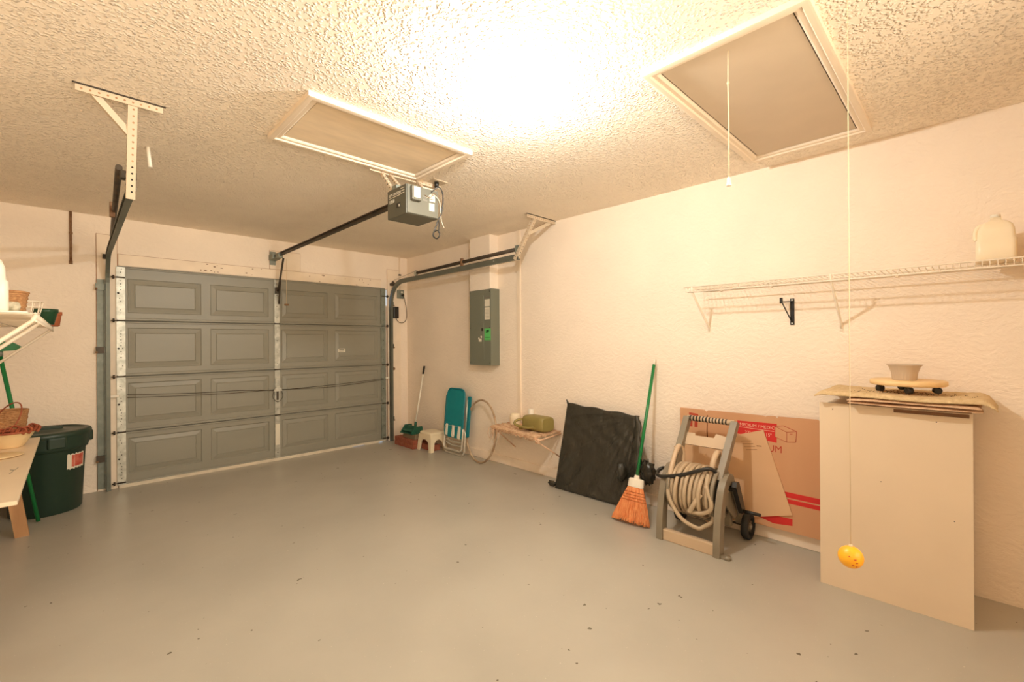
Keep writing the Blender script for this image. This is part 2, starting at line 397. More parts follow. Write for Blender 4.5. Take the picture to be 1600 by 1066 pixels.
# ---------------------------------------------------------------- garage door (structure with parts)
door = bpy.data.objects.new('door_1', None); C.objects.link(door); door.location = (1.68, BY, 0); door['kind'] = 'structure'
door['label'] = 'wide grey four-section panelled overhead garage door'
YF = BY-.012                                    # inner face of the door
secs = [(.02, .524), (.524, 1.048), (1.048, 1.574), (1.574, 2.09)]
pcols = [(.37, .955), (1.034, 1.597), (1.733, 2.269), (2.358, 2.943)]
for si, (z0, z1) in enumerate(secs):
    b = MB(); b.m('door')
    zt = z1-.065 if si < 3 else z1-.115
    xs = [DX0, *[v for p in pcols for v in p], DX1]; zs = [z0+.004, z0+.075 if si else z0+.10, zt, z1-.004]
    for i in range(len(xs)-1):
        for j in range(3):
            x0, x1, a, c = xs[i], xs[i+1], zs[j], zs[j+1]
            if i % 2 == 1 and j == 1:
                rings = [(0, 0), (.008, .009), (.012, .009), (.05, .001), (.054, .004), (.058, 0)]
                loops = []
                for ins, dep in rings:
                    loops.append([b.bm.verts.new(p) for p in ((x0+ins, YF+dep, a+ins), (x1-ins, YF+dep, a+ins), (x1-ins, YF+dep, c-ins), (x0+ins, YF+dep, c-ins))])
                for A, B in zip(loops, loops[1:]):
                    for k in range(4): b._f([A[k], A[(k+1) % 4], B[(k+1) % 4], B[k]])
                b._f(loops[-1])
            else:
                b._f([b.bm.verts.new(p) for p in ((x0, YF, a), (x1, YF, a), (x1, YF, c), (x0, YF, c))])
    bmesh.ops.remove_doubles(b.bm, verts=b.bm.verts[:], dist=.0005)
    b.box((DX0, YF+.012, z0+.004), (DX1, YF+.04, z1-.004))
    for (e0, e1) in ((DX0, DX0+.001), (DX1-.001, DX1)): b.box((e0, YF, z0+.004), (e1, YF+.012, z1-.004))
    b.box((DX0, YF-.017, z0+.002), (DX1, YF+.012, z0+.026), .007)            # rolled lower lip
    b.box((DX0, YF-.012, z1-.022), (DX1, YF+.012, z1-.006), .005)
    b.m('door_dark').box((DX0, YF-.003, z1-.006), (DX1, YF+.038, z1+.0055 if si < 3 else z1-.001))
    b.build('door_section', 'door', door)
sb = MB().prism([(0, .03), (2.745, .03), (2.745, .012), (2.66, .012), (2.63, 0), (2.46, 0), (2.43, .007), (2.30, .007), (2.27, 0), (0, 0)], (DX0, YF-.02, 0), (1, 0, 0), (0, 0, 1), (0, 1, 0), 0, .03)
tag(sb.build('bottom_seal', 'seal', door), 'pale weather strip along the door bottom')
def stile(x0, x1, key, dense, parent):
    b = MB().m(key)
    for (z0, z1) in secs:
        b.box((x0, YF-.020, z0+.012), (x1, YF-.014, z1-.010)); b.box((x0, YF-.014, z0+.012), (x0+.004, YF, z1-.010)); b.box((x1-.004, YF-.014, z0+.012), (x1, YF, z1-.010))
    b.m('hole'); w = x1-x0
    for (z0, z1) in secs:
        z = z0+.07
        while z < z1-.05:
            b.disc((x0+w*.5, YF-.0195, z), (0, -1, 0), .005, .001, 8)
            if dense:
                b.disc((x0+w*random.uniform(.3, .7), YF-.0195, z+.03), (0, -1, 0), .0045, .001, 8)
            z += random.choice((.055, .075, .11)) if dense else .13
        if dense: b.disc((x0+.014, YF-.0195, (z0+z1)/2), (0, -1, 0), .009, .001, 8)
    return b.build('stile', key, parent)
stile(.288, .352, 'galv', True, door); stile(1.651, 1.706, 'galv', False, door); stile(2.985, 3.05, 'galvp', False, door)
for xc, key, w in ((.32, 'galv', .05), (1.678, 'galv', .045), (3.018, 'galvp', .045)):
    for k, z in enumerate((.05, .524, 1.048, 1.574, 1.98)):
        if xc == 1.678 and k in (0, 4): continue
        hb = MB().m(key)
        if 0 < k < 4:
            for sg in (-1, 1):
                hb.prism([(-w/2, sg*.006), (w/2, sg*.006), (w*.18, sg*.07), (-w*.18, sg*.07)], (xc, YF-.021, z), (1, 0, 0), (0, 0, 1), (0, -1, 0), 0, .004)
        else: hb.box((xc-w/2, YF-.026, z-.02), (xc+w/2, YF-.02, z+.02))
        hb.m('darksteel').tube([(xc-w/2-.005, YF-.03, z), (xc+w/2+.005, YF-.03, z)], .007, 8)
        h = hb.build('hinge', key, door)
        if xc != 1.678:
            sg = -1 if xc < 1 else 1
            rb = MB().tube([(xc, YF-.032, z), (xc+sg*.07, YF-.032, z)], .0045, 8)
            rb.disc((xc+sg*.045, YF-.032, z), (sg, 0, 0), .018, .014, 16); rb.build('roller', 'darksteel', h)
lk = MB().m('galv').box((1.655, YF-.03, .83), (1.702, YF-.02, .95), .003)
lk.prism([(-.045, 0), (.045, 0), (.036, .030), (.014, .05), (-.014, .05), (-.036, .030)], (1.678, YF-.03, .80), (1, 0, 0), (0, 0, 1), (0, -1, 0), 0, .02)
lk.m('darksteel').box((1.668, YF-.034, .70), (1.688, YF-.024, .81)); lk.m('galv').tube(arc((1.678, YF-.03, .70), .016, PI, 2*PI, 8, (1, 0, 0), (0, 0, 1)), .005, 8)
tag(lk.build('lock_handle', 'galv', door), 'galvanised tee lock plate at door centre')
cb = MB()
for dz in (0, -.022):
    L = [(.36, .875+dz*1.3), (.9, .845+dz), (1.3, .838+dz), (1.655, .81-dz*.5)]
    cb.tube(spline([(x, YF-.034, z) for x, z in L], 5), .0028, 6)
    Rr = [(1.70, .81-dz*.3), (2.2, .823+dz), (2.6, .838+dz), (3.0, .862+dz*.7)]
    cb.tube(spline([(x, YF-.034, z) for x, z in Rr], 5), .0028, 6)
for s_ in (-1, 1): cb.tube(spline([(1.678+s_*.03, YF-.034, .82), (1.678+s_*.055, YF-.036, .75), (1.678+s_*.035, YF-.036, .70), (1.678, YF-.036, .675)], 6), .0028, 6)
cb.build('lock_cable', 'darksteel', door)
for x0, x1 in ((.24, .305), (3.04, 3.09)):
    z = .868
    tag(MB().m('white').box((x0, YF-.042, z-.012), (x1, YF-.024, z+.012), .003).build('latch_bolt', 'white', door), 'white latch end block')
tag(MB().m('paper').box((2.40, YF-.0015, 1.232), (2.49, YF+.002, 1.276)).m('ink').box((2.41, YF-.002, 1.24), (2.48, YF, 1.246)).box((2.41, YF-.002, 1.256), (2.48, YF, 1.268)).build('sticker', 'paper', door), 'small white sticker on the second section')
tag(MB().m('paper').box((1.655, YF-.0225, .18), (1.70, YF-.019, .42)).build('warning_label', 'paper', door), 'faded paper strip on the centre stile')

# ---------------------------------------------------------------- ceiling hatches
def hatch(x0, x1, y0, y1, name, label, w, t, pkey, rec):
    b = thing(name, ((x0+x1)/2, (y0+y1)/2, H-t), label, 'attic hatch')
    prof = [(0, 0), (0, .35*t), (.35*w, .35*t), (.45*w, t), (.8*w, t), (w, .55*t), (w, 0)]
    fr = MB()
    # mitred casing: profile offsets from the outer edge inwards, depth below ceiling
    loops = []
    for off, d in [(0, 0), (0, t*.95), (.12*w, t), (.45*w, t), (.55*w, .7*t), (.85*w, .7*t), (w, .45*t), (w, 0)]:
        loops.append([fr.bm.verts.new(p) for p in ((x0+off, y0+off, H-d), (x1-off, y0+off, H-d), (x1-off, y1-off, H-d), (x0+off, y1-off, H-d))])
    for A, B in zip(loops, loops[1:]):
        for k in range(4): fr._f([A[k], A[(k+1) % 4], B[(k+1) % 4], B[k]])
    for k in range(4): fr._f([loops[-1][k], loops[-1][(k+1) % 4], loops[0][(k+1) % 4], loops[0][k]])
    fr.build('casing', 'trim', b)
    g = .006
    MB().box((x0+w+g, y0+w+g, H-rec), (x1-w-g, y1-w-g, H)).build('hatch_panel', pkey, b)
    MB().box((x0+w, y0+w, H-.0015), (x1-w, y1-w, H)).build('gap_liner', 'hole', b)
    return b
h1 = hatch(.792, 1.778, 2.162, 2.787, 'attic_hatch', 'smaller plywood attic hatch with white casing above the opener motor', .062, .024, 'hatchpanel', .006)
h2 = hatch(1.79, 3.19, .38, 1.012, 'attic_hatch', 'large plain attic ladder hatch with a pull cord near the right wall', .058, .024, 'hatchpanel2', .006)
pc = thing('pull_cord', (1.906, .685, 1.985), 'short white pull cord with bell knob hanging from the large hatch', 'pull cord')
MB().tube([(1.906, .685, H-.006), (1.905, .686, 2.40), (1.907, .685, 2.25), (1.903, .684, 2.02)], .0022, 6).tube([(1.905, .686, 2.405), (1.905, .686, 2.395)], .005, 8).build('cord', 'rope', pc)
MB().lathe([(.002, .035), (.006, .030), (.008, .012), (.011, 0), (.009, -.002)], (1.903, .684, 1.985), 14).build('knob', 'white', pc)

# ---------------------------------------------------------------- the lamp
cl = thing('ceiling_light', (1.448, 1.451, H-.13), 'bare lit bulb in a round white lampholder on the popcorn ceiling', 'ceiling light')
MB().lathe([(.050, 0), (.050, -.006), (.040, -.014), (.022, -.018), (.020, -.036)], (1.448, 1.451, H), 28).build('lampholder', 'white', cl)
MB().lathe([(.0, -.112), (.012, -.110), (.024, -.102), (.031, -.088), (.031, -.072), (.025, -.055), (.015, -.042), (.013, -.034)], (1.448, 1.451, H), 20).build('bulb', 'bulb', cl)

# ---------------------------------------------------------------- door tracks
CP = [(-.004, -.027), (.026, -.027), (.026, -.019), (0, -.023), (0, .023), (.026, .019), (.026, .027), (-.004, .027)]
def track(side, name, label, X, Xs_near, Xs_far, Ynear, zn, zf, xs=0):
    sg = 1 if side == 'R' else -1
    root = thing(name, (X, BY-.05, 0), label, 'garage door track')
    rv = BY-.055
    prof = [(a*sg, b) for a, b in CP]
    b = MB().sweep(prof, [(X, rv, .0), (X, rv, 1.86)], (1, 0, 0)); b.build('vertical_rail', 'track', root)
    path = arc((0, 0, 0), 1, 0, PI/2, 10, (0, 1, 0), (0, 0, 1))
    r = .30; zc = zf-r; yc = rv-r
    cur = [(X, rv, 1.86)]+[(X, yc+p.y*r, zc+p.z*r) for p in path if True]
    cur = [c for i, c in enumerate(cur) if i == 0 or c[2] > 1.861]
    MB().sweep(prof, cur, (1, 0, 0)).build('curved_rail', 'track', root)
    hr = MB().m('track').sweep(prof, [(X, yc, zf), (X+xs, Ynear, zn)], (1, 0, 0))
    hr.m('galv').disc((X+xs-sg*.005, Ynear+.05, zn), (-sg, 0, 0), .006, .004, 8).disc((X+xs*.9-sg*.005, Ynear+.35, zn), (-sg, 0, 0), .006, .004, 8)
    hr.build('horizontal_rail', 'track', root)
    # wall angle and brackets beside the vertical rail
    ww = .085 if side == 'L' else .05
    va = MB().box((X+sg*.03, BY-.024, .02), (X+sg*ww, BY-.0125, 1.95)).box((X+sg*.03, BY-.06, .02), (X+sg*.034, BY-.012, 1.95))
    va.build('wall_angle', 'galvp', root)
    for z in (.30, 1.30, 1.88):
        MB().box((X+sg*.026, BY-.05, z-.03), (X+sg*(ww+.008), BY-.026, z+.03), .003).m('rust').disc((X+sg*(ww+.003), BY-.05, z-.02), (0, -1, 0), .010, .012, 8).build('bracket', 'galvp' if z > 1.4 else 'darksteel', root)
    fl = MB().box((X+sg*.005, BY-.11, zf-.035), (X+sg*.045, BY-.03, zf+.0), .003); fl.disc((X+sg*.01, BY-.10, zf-.01), (sg, 0, 0), .032, .014, 16)
    fl.build('end_bracket', 'darksteel', root)
    # spring housed over the track: dark angle, pulley at the front
    sy0, sy1 = Ynear+.02, 4.95
    s0 = Vector((Xs_far, sy1, zf+.075)); s1 = Vector((Xs_near, sy0, zn+.085))
    MB().tube([s0, s1], .015 if side == 'L' else .02, 10).build('spring_tube', 'darksteel', root)
    MB().disc(s0+Vector((-.01, .03, 0)), (1, 0, 0), .036, .02, 20).build('pulley', 'galv', root)
    MB().tube([s0+Vector((0, .03, .03)), (X, BY-.10, zf+.02)], .002, 6).tube([(X+sg*.02, BY-.07, zf), (X+sg*.02, BY-.05, .08)], .002, 6).build('lift_cable', 'darksteel', root)
    MB().box((min(X+xs, Xs_near)+.004, Ynear+.0, zn+.03), (max(X+xs, Xs_near)+.006, Ynear+.05, zn+(.115 if side == 'R' else .07)), .003).build('rear_bracket', 'galvp' if side == 'R' else 'darksteel', root)
    MB().box((Xs_far*.5+Xs_near*.5-.025, 4.0, zf+.03), (Xs_far*.5+Xs_near*.5+.004, 4.03, zf+.13), .003).build('spring_clip', 'rust', root)
    return root
tR = track('R', 'garage_door_track', 'grey steel door track bent along the right wall above the panel', 3.11, 3.15, 3.15, 3.09, 2.185, 2.165)
tL = track('L', 'garage_door_track', 'grey steel door track at the left side of the garage door', .238, .168, .232, 2.985, 2.165, 2.175, -.008)
def angle(mb, a, b, w, side, up, holes=True, key='angle', n=None):
    """L-section steel from a to b: one flange along 'side', the other along 'up'"""
    a, b, side, up = map(Vector, (a, b, side, up)); t = (b-a).normalized(); L = (b-a).length
    side = (side-t*side.dot(t)).normalized(); up = (up-t*up.dot(t)-side*up.dot(side)).normalized()
    mb.m(key).prism([(0, 0), (w, 0), (w, .003), (.003, .003), (.003, w), (0, w)], a, side, up, t, 0, L)
    if holes:
        mb.m('hole' if key != 'angle' else 'brownshade'); k = int(L/.03)
        for i in range(k):
            if i > k-6 and abs(t.z) > .5: mb.m('hole')
            p = a+t*(.02+i*.03)
            mb.disc(p+side*w*.6+up*.0026, up, .0048, .0008, 8); mb.disc(p+side*w*.6, -up, .0048, .0006, 8)
            mb.disc(p+up*w*.6, -side, .0048, .0006, 8); mb.disc(p+up*w*.6+side*.0026, side, .0048, .0008, 8)
    return mb
def hanger(X, root, x0, x1, yb, zb, ybar, bx):
    b = angle(MB(), (x0, ybar, H), (x1, ybar, H), .035, (0, 1, 0), (0, 0, -1)); b.m('darksteel').box((x0-.01, ybar-.006, H-.006), (x1+.01, ybar-.0005, H))
    b.build('ceiling_angle', 'angle', root)
    angle(MB(), (X, ybar+.006, H-.03), (X, yb, zb), .036, (1, 0, 0), (0, 1, 0)).build('drop_angle', 'angle', root)
    m_ = Vector((X, ybar+.006, H-.03)).lerp(Vector((X, yb, zb)), .32)
    angle(MB(), (bx, ybar+.006, H-.02), m_, .028, (0, 1, 0), (1, 0, 0), False).build('brace', 'angle', root)
hanger(3.10, tR, 3.00, 3.40, 3.12, 2.15, 2.86, 3.32)
hanger(.192, tL, .01, .325, 2.97, 2.09, 2.815, .05)

# ---------------------------------------------------------------- opener
op = thing('garage_door_opener', (1.64, 2.62, 2.18), 'dark grey garage door opener motor slung below the ceiling with its rail', 'garage door opener')
X0, X1, Y0, Y1, Z0, Z1 = 1.518, 1.76, 2.50, 2.747, 2.18, 2.37
hb = MB().m('opener').box((X0, Y0+.01, Z0), (X1, Y1, Z1), .004)
hb.m('openerf').box((X0+.004, Y0, Z0+.004), (X1-.004, Y0+.01, Z1-.004), .002)
hb.build('motor_housing', 'opener', op)
MB().m('openerf').box((X0+.022, Y0-.030, Z0+.085), (X0+.092, Y0, Z1-.012), .006).m('paper').box((X0+.034, Y0-.033, Z0+.1), (X0+.078, Y0-.029, Z1-.022)).build('lamp_lens', 'openerf', op)
lb = MB().m('paper').box((X1-.075, Y0-.0015, Z0+.045), (X1-.035, Y0, Z0+.095)).box((X1-.072, Y0-.0015, Z0+.108), (X1-.03, Y0, Z0+.15))
lb.m('ink').box((X1-.125, Y0-.0015, Z0+.10), (X1-.09, Y0, Z0+.112)).box((X1-.125, Y0-.0015, Z0+.125), (X1-.09, Y0, Z0+.135)).box((X1-.07, Y0-.002, Z0+.12), (X1-.036, Y0, Z0+.126))
lb.build('terminal_label', 'paper', op)
u_, v_ = (0, -1, 0), (0, 0, 1)
text(None, 'lettering', 'LIFT-MASTER', .026, (X0-.0012, Y1-.025, Z1-.048), u_, v_, 'inkw', op, 1.0)
tl = MB()
for i in range(3): tl.box((X0-.0012, Y1-.215, Z1-.022-i*.016), (X0, Y1-.17, Z1-.018-i*.016))
tl.box((X0-.0012, Y1-.165, Z1-.058), (X0, Y1-.025, Z1-.054)); tl.build('printed_lines', 'inkw', op)
text(None, 'lettering', '1260', .034, (X0-.0012, Y1-.025, Z1-.092), u_, v_, 'inkw', op, 1.0)
MB().m('black').box((X0-.002, Y1-.165, Z0+.055), (X0, Y1-.12, Z0+.085)).m('inkw').box((X0-.003, Y1-.16, Z0+.058), (X0, Y1-.148, Z0+.075)).build('outlet', 'black', op)
rl = MB().box((1.628, Y1, 2.345), (1.652, BY-.09, 2.349)).prism([(-.012, 0), (.012, 0), (.012, .004), (.002, .004), (.002, .03), (.012, .03), (.012, .034), (-.012, .034), (-.012, .03), (-.002, .03), (-.002, .004), (-.012, .004)], (1.64, Y1, 2.318), (1, 0, 0), (0, 0, 1), (0, 1, 0), 0, BY-.09-Y1)
rl.tube([(1.64, Y1, 2.357), (1.64, BY-.09, 2.357)], .005, 8)
rl.build('rail', 'darksteel', op)
MB().box((1.60, BY-.15, 2.30), (1.68, BY-.011, 2.36), .004).box((1.61, BY-.028, 2.25), (1.67, BY-.011, 2.40)).build('header_bracket', 'galvp', op)
MB().box((1.615, 5.32, 2.295), (1.665, 5.42, 2.345), .004).build('trolley', 'galvp', op)
MB().tube([(1.68, 5.36, 2.30), (1.675, 5.50, 2.0), (1.672, 5.545, 1.95)], .011, 8).tube([(1.690, 5.50, 2.06), (1.690, 5.555, 1.80)], .009, 8).box((1.655, 5.545, 1.92), (1.695, YF-.02, 1.99), .003).build('door_arm', 'darksteel', op)
rc = MB().m('rope').tube([(1.70, 5.33, 2.29), (1.70, 5.33, 1.79)], .0018, 6).m('rust').box((1.678, 5.322, 1.77), (1.722, 5.338, 1.79), .004)
tag(rc.build('release_cord', 'rope', op), 'thin release cord with a dull brown pull')
sp = MB(); angle(sp, (1.42, 2.80, H-.0), (1.99, 2.80, H-.0), .032, (0, 1, 0), (0, 0, -1))
sp.build('ceiling_bar', 'angle', op)
for (a, b_) in (((1.50, 2.80, H-.02), (1.535, 2.70, Z1)), ((1.56, 2.80, H-.02), (1.56, 2.64, Z1+.01)), ((1.775, 2.79, H-.02), (1.745, 2.60, Z1))):
    angle(MB(), a, b_, .02, (1, 0, 0), (0, 1, 0)).build('strap', 'angle', op)
MB().box((X0+.01, Y1-.10, Z1), (X0+.08, Y1-.04, Z1+.03), .003).build('mounting_bracket', 'galvp', op); MB().box((X1-.11, Y0+.02, Z1), (X1, Y0+.05, Z1+.012), .002).build('mounting_bracket', 'angle', op)
wr = spline([(X1-.06, Y0-.004, Z1-.02), (X1-.02, Y0-.03, Z1+.015), (X1+.015, Y0-.03, Z1-.03), (X1+.012, Y0-.02, Z0+.05), (X1-.01, Y0-.012, Z0-.005), (X1-.03, Y0, Z0-.07), (X1-.045, Y0, Z0-.115), (X1-.015, Y0, Z0-.13), (X1+.008, Y0, Z0-.10), (X1-.01, Y0, Z0-.075), (X1-.035, Y0, Z0-.09)], 8)
MB().m('black').tube(wr, .0042, 8).tube(spline([(X1-.01, Y0-.012, Z0), (X1+.0, Y0-.005, Z0-.04), (X1-.002, Y0, Z0-.09)], 6), .0035, 6).build('power_cord', 'black', op)
wv = MB().m('rust').tube(spline([(X1-.11, Y0-.003, Z0+.14), (X1-.08, Y0-.02, Z0+.125), (X1-.05, Y0-.02, Z0+.16), (X1-.02, Y0-.01, Z0+.15)], 6), .002, 6)
wv.m('paper').tube(spline([(X1-.10, Y0-.003, Z0+.12), (X1-.06, Y0-.02, Z0+.15), (X1-.005, Y0-.02, Z0+.11), (X1+.012, Y0-.012, Z0), (X1+.045, Y0, Z0-.05)], 6), .0018, 6)
wv.build('signal_wires', 'rust', op)
# outlet plate behind the opener
oc = thing('ceiling_outlet', (1.93, 2.77, H-.03), 'flat plate outlet with black plug on ceiling right of the opener', 'outlet')
MB().box((1.87, 2.71, H-.006), (1.99, 2.80, H), .002).build('cover_plate', 'angle', oc)
MB().tube([(1.92, 2.75, H-.006), (1.92, 2.75, H-.045)], .017, 12).build('plug', 'black', oc)

# ---------------------------------------------------------------- pipes, boxes and panel on the walls
tag(MB().m('rust').tube([(-.013, BY-.016, 2.085), (-.013, BY-.016, H)], .010, 10).box((-.026, BY-.03, 2.34), (0, BY, 2.355)).tube([(-.013, BY-.016, 2.10), (-.013, BY-.016, 2.07)], .012, 10).build('hanging_pipe', 'rust'),
    'short rusty pipe hanging on the far wall left of the door', 'pipe')
tag(MB().m('white').tube([(.325, 3.458, H), (.335, 3.44, 2.415)], .0105, 12).build('pipe_stub', 'white'), 'short white pipe stub poking out of the ceiling', 'pipe')
cd = thing('conduit', (3.28, BY-.02, 2.08), 'thin wall conduit running from ceiling to the grey outlet box', 'conduit')
MB().tube([(3.28, BY-.014, 2.09), (3.28, BY-.014, H)], .0095, 10).build('tube', 'jamb', cd)
MB().box((3.262, BY-.028, 2.285), (3.298, BY, 2.305), .003).build('pipe_strap', 'darksteel', cd)
ob = thing('outlet_box', (3.285, BY, 1.98), 'grey metal outlet box at the top of the corner beside the door', 'outlet')
MB().box((3.235, BY-.045, 1.965), (3.33, BY-.0125, 2.085), .004).build('box', 'galvp', ob)
MB().disc((3.30, BY-.045, 2.01), (0, -1, 0), .016, .03, 12).build('plug', 'black', ob)
MB().disc((3.295, BY-.045, 2.052), (0, -1, 0), .014, .003, 12).build('socket', 'white', ob)
ad = thing('power_adapter', (3.19, BY-.03, 1.68), 'small black power box with a cord on the wall right of the door', 'power adapter')
MB().box((3.172, BY-.05, 1.685), (3.245, BY-.0125, 1.845), .006).build('case', 'black', ad)
MB().tube(spline([(3.30, BY-.075, 2.01), (3.335, BY-.06, 1.93), (3.372, BY-.04, 1.80), (3.372, BY-.04, 1.70), (3.335, BY-.04, 1.635), (3.27, BY-.04, 1.625), (3.225, BY-.03, 1.66), (3.21, BY-.03, 1.69)], 8), .004, 8).build('cord', 'darksteel', ad)
tag(MB().m('rust').disc((3.18, BY-.012, .985), (0, -1, 0), .022, .006, 12).disc((3.18, BY-.018, .985), (0, -1, 0), .012, .004, 10).build('wall_button', 'rust'), 'small round brown knob on the wall right of the garage door', 'wall button')

ep = thing('electric_panel', (3.34, 3.86, 1.09), 'tall grey breaker panel on the right wall with stickers', 'electric panel')
PY0, PY1, PZ0, PZ1 = 3.68, 4.055, 1.09, 1.94
MB().box((3.28, PY0, PZ0), (RX, PY1, PZ1), .003).build('cabinet_body', 'panel', ep)
MB().box((3.276, PY0+.004, PZ0+.004), (3.281, PY1-.004, PZ1-.004), .001).build('trim_plate', 'panel', ep)
dd = MB().m('panel').box((3.271, 3.80, PZ0+.07), (3.2765, 4.03, PZ1-.07), .0015)
d_ = dd.build('door', 'panel', ep)
MB().box((3.268, 3.805, 1.475), (3.2715, 3.835, 1.505), .001).build('latch', 'black', d_)
lg = MB().m('paper')
for a, r_, dy in ((0, .016, 0), (1, .014, .02), (2, .015, -.018)): lg.disc((3.2712, 3.86+dy, 1.395+.016*a-.02), (-1, 0, 0), r_, .0008, 10)
lg.box((3.2702, 3.835, 1.355), (3.2712, 3.885, 1.385)); lg.m('ink').disc((3.2704, 3.86, 1.40), (-1, 0, 0), .012, .0006, 10)
tag(lg.build('emblem_sticker', 'paper', d_), 'round worn pale sticker')
st = MB().m('ink').box((3.2752, 3.70, 1.835), (3.2762, 3.785, 1.855)); st.m('paper').box((3.2752, 3.70, 1.745), (3.2762, 3.785, 1.825)).box((3.2752, 3.70, 1.60), (3.2762, 3.785, 1.735))
st.m('ink')
for i in range(7): st.box((3.2748, 3.71, 1.615+i*.016), (3.2753, 3.775, 1.618+i*.016))
st.build('paper_labels', 'paper', ep)
gs = MB().m('green_st').box((3.2752, 3.688, 1.37), (3.2762, 3.79, 1.50)); gs.m('green_dk').prism([(0, 0), (.05, .006), (.055, .035), (.008, .03)], (3.2752, 3.768, 1.452), (0, -1, 0), (0, 0, 1), (-1, 0, 0), 0, .0006)
gs.box((3.2748, 3.70, 1.40), (3.2753, 3.775, 1.405))
tag(gs.build('green_sticker', 'green_st', ep), 'bright green sticker')
for y in (PY0+.02, PY1-.015):
    for z in (PZ0+.03, 1.51, PZ1-.03): MB().disc((3.276, y, z), (-1, 0, 0), .006, .002, 8).build('screw', 'hole', ep)

# ---------------------------------------------------------------- right wire shelf
rs = thing('wire_shelf', (RX-.15, .2, 1.44), 'long white wire shelf on the right wall above the cardboard', 'wire shelf')
SX0, SX1, SY0, SY1, SZ = 3.104, 3.396, -1.25, 1.43, 1.727
g = MB(); y = SY1-.02
while y > SY0:
    g.tube([(SX1, y, SZ), (SX0, y, SZ), (SX0-.002, y, SZ-.004), (SX0-.002, y, SZ-.032)], .0019, 5); y -= .0254
g.build('deck_wires', 'whitewire', rs)
for k, (x, z) in enumerate(((SX0, SZ+.003), (SX0-.002, SZ-.032), (SX1, SZ-.003), (3.25, SZ-.003))):
    MB().tube([(x, SY0, z), (x, SY1-(.0 if k < 1 else .03), z)], .0042, 8).build('rail', 'whitewire', rs)
for y in (1.37, .562, -.5):
    MB().tube([(SX0-.002, y, SZ+.004), (SX0+.002, y, SZ-.03), (RX-.006, y, 1.45), (RX-.002, y, 1.425)], .0075, 8).box((RX-.005, y-.01, 1.41), (RX, y+.01, 1.45), .002).build('support_bracket', 'whitewire', rs)
for y in (1.28, .95, .3): MB().box((RX-.014, y-.008, SZ-.012), (RX, y+.008, SZ+.006), .002).build('wall_clip', 'whitewire', rs)
# items on it
def jug(cx_, cy_, z, s, rot=0, name='plastic_jug', label='', key='jug'):
    j = thing(name, (cx_, cy_, z), label, 'jug')
    w = .075*s; b = MB(); prof = []
    def sq(hw, hy, zz, rr, n=6):
        out = []
        for (sx, sy) in ((1, 1), (-1, 1), (-1, -1), (1, -1)):
            a0 = {(1, 1): 0, (-1, 1): PI/2, (-1, -1): PI, (1, -1): 1.5*PI}[(sx, sy)]
            for i in range(n+1):
                a = a0+PI/2*i/n; out.append((sx*(hw-rr)+math.cos(a)*rr, sy*(hy-rr)+math.sin(a)*rr, zz))
        return out
    lv = [(.0, .95), (.006, 1.0), (.112, 1.0), (.118, .93), (.165, .90), (.190, .80), (.208, .58), (.220, .30), (.235, .27)]
    rings = []
    for zz, k in lv:
        ring = [b.bm.verts.new((cx_+p[0]*math.cos(rot)-p[1]*math.sin(rot), cy_+p[0]*math.sin(rot)+p[1]*math.cos(rot), z+zz*s)) for p in sq(w*k, w*k, 0, .022*s*k)]
        rings.append(ring)
    for A, B in zip(rings, rings[1:]):
        n = len(A)
        for k in range(n): b._f([A[k], A[(k+1) % n], B[(k+1) % n], B[k]], True)
    b._f(list(reversed(rings[0]))); b._f(rings[-1]); b.build('body', key, j)
    c, s_ = math.cos(rot), math.sin(rot)
    hp = [(0, .5, .205), (0, .85, .195), (0, 1.0, .17), (0, 1.0, .14), (0, .96, .125)]
    MB().tube(spline([(cx_-p[1]*w*s_, cy_+p[1]*w*c, z+p[2]*s) for p in hp], 6), .011*s, 8).build('handle', key, j)
    MB().lathe([(.020*s, 0), (.020*s, .016*s), (.017*s, .018*s)], (cx_, cy_, z+.235*s), 18).build('cap', 'white', j)
    return j
jug(3.235, -.085, SZ+.0045, .92, 0, 'plastic_jug', 'cloudy square plastic jug standing on the right wire shelf')
tag(MB().m('straw').box((3.15, -.36, SZ+.0045), (3.33, -.19, SZ+.125), .006).build('storage_box', 'straw'), 'tan box at the right edge of the right wire shelf', 'box')

# small black folding bracket below the shelf
fb = thing('folding_bracket', (RX-.03, .827, 1.463), 'small black iron folding bracket on the right wall below the shelf', 'bracket')
MB().m('blackiron').box((RX-.008, .815, 1.455), (RX, .839, 1.63), .002).m('galv').disc((RX-.008, .827, 1.467), (-1, 0, 0), .006, .002, 8).disc((RX-.008, .827, 1.62), (-1, 0, 0), .006, .002, 8).build('wall_plate', 'blackiron', fb)
MB().tube([(RX-.008, .827, 1.47), (RX-.085, .865, 1.60), (RX-.09, .868, 1.625)], .0035, 8).tube([(RX-.008, .827, 1.61), (RX-.088, .867, 1.605)], .0035, 8).box((RX-.10, .86, 1.595), (RX-.085, .876, 1.632), .002).build('arm', 'blackiron', fb)

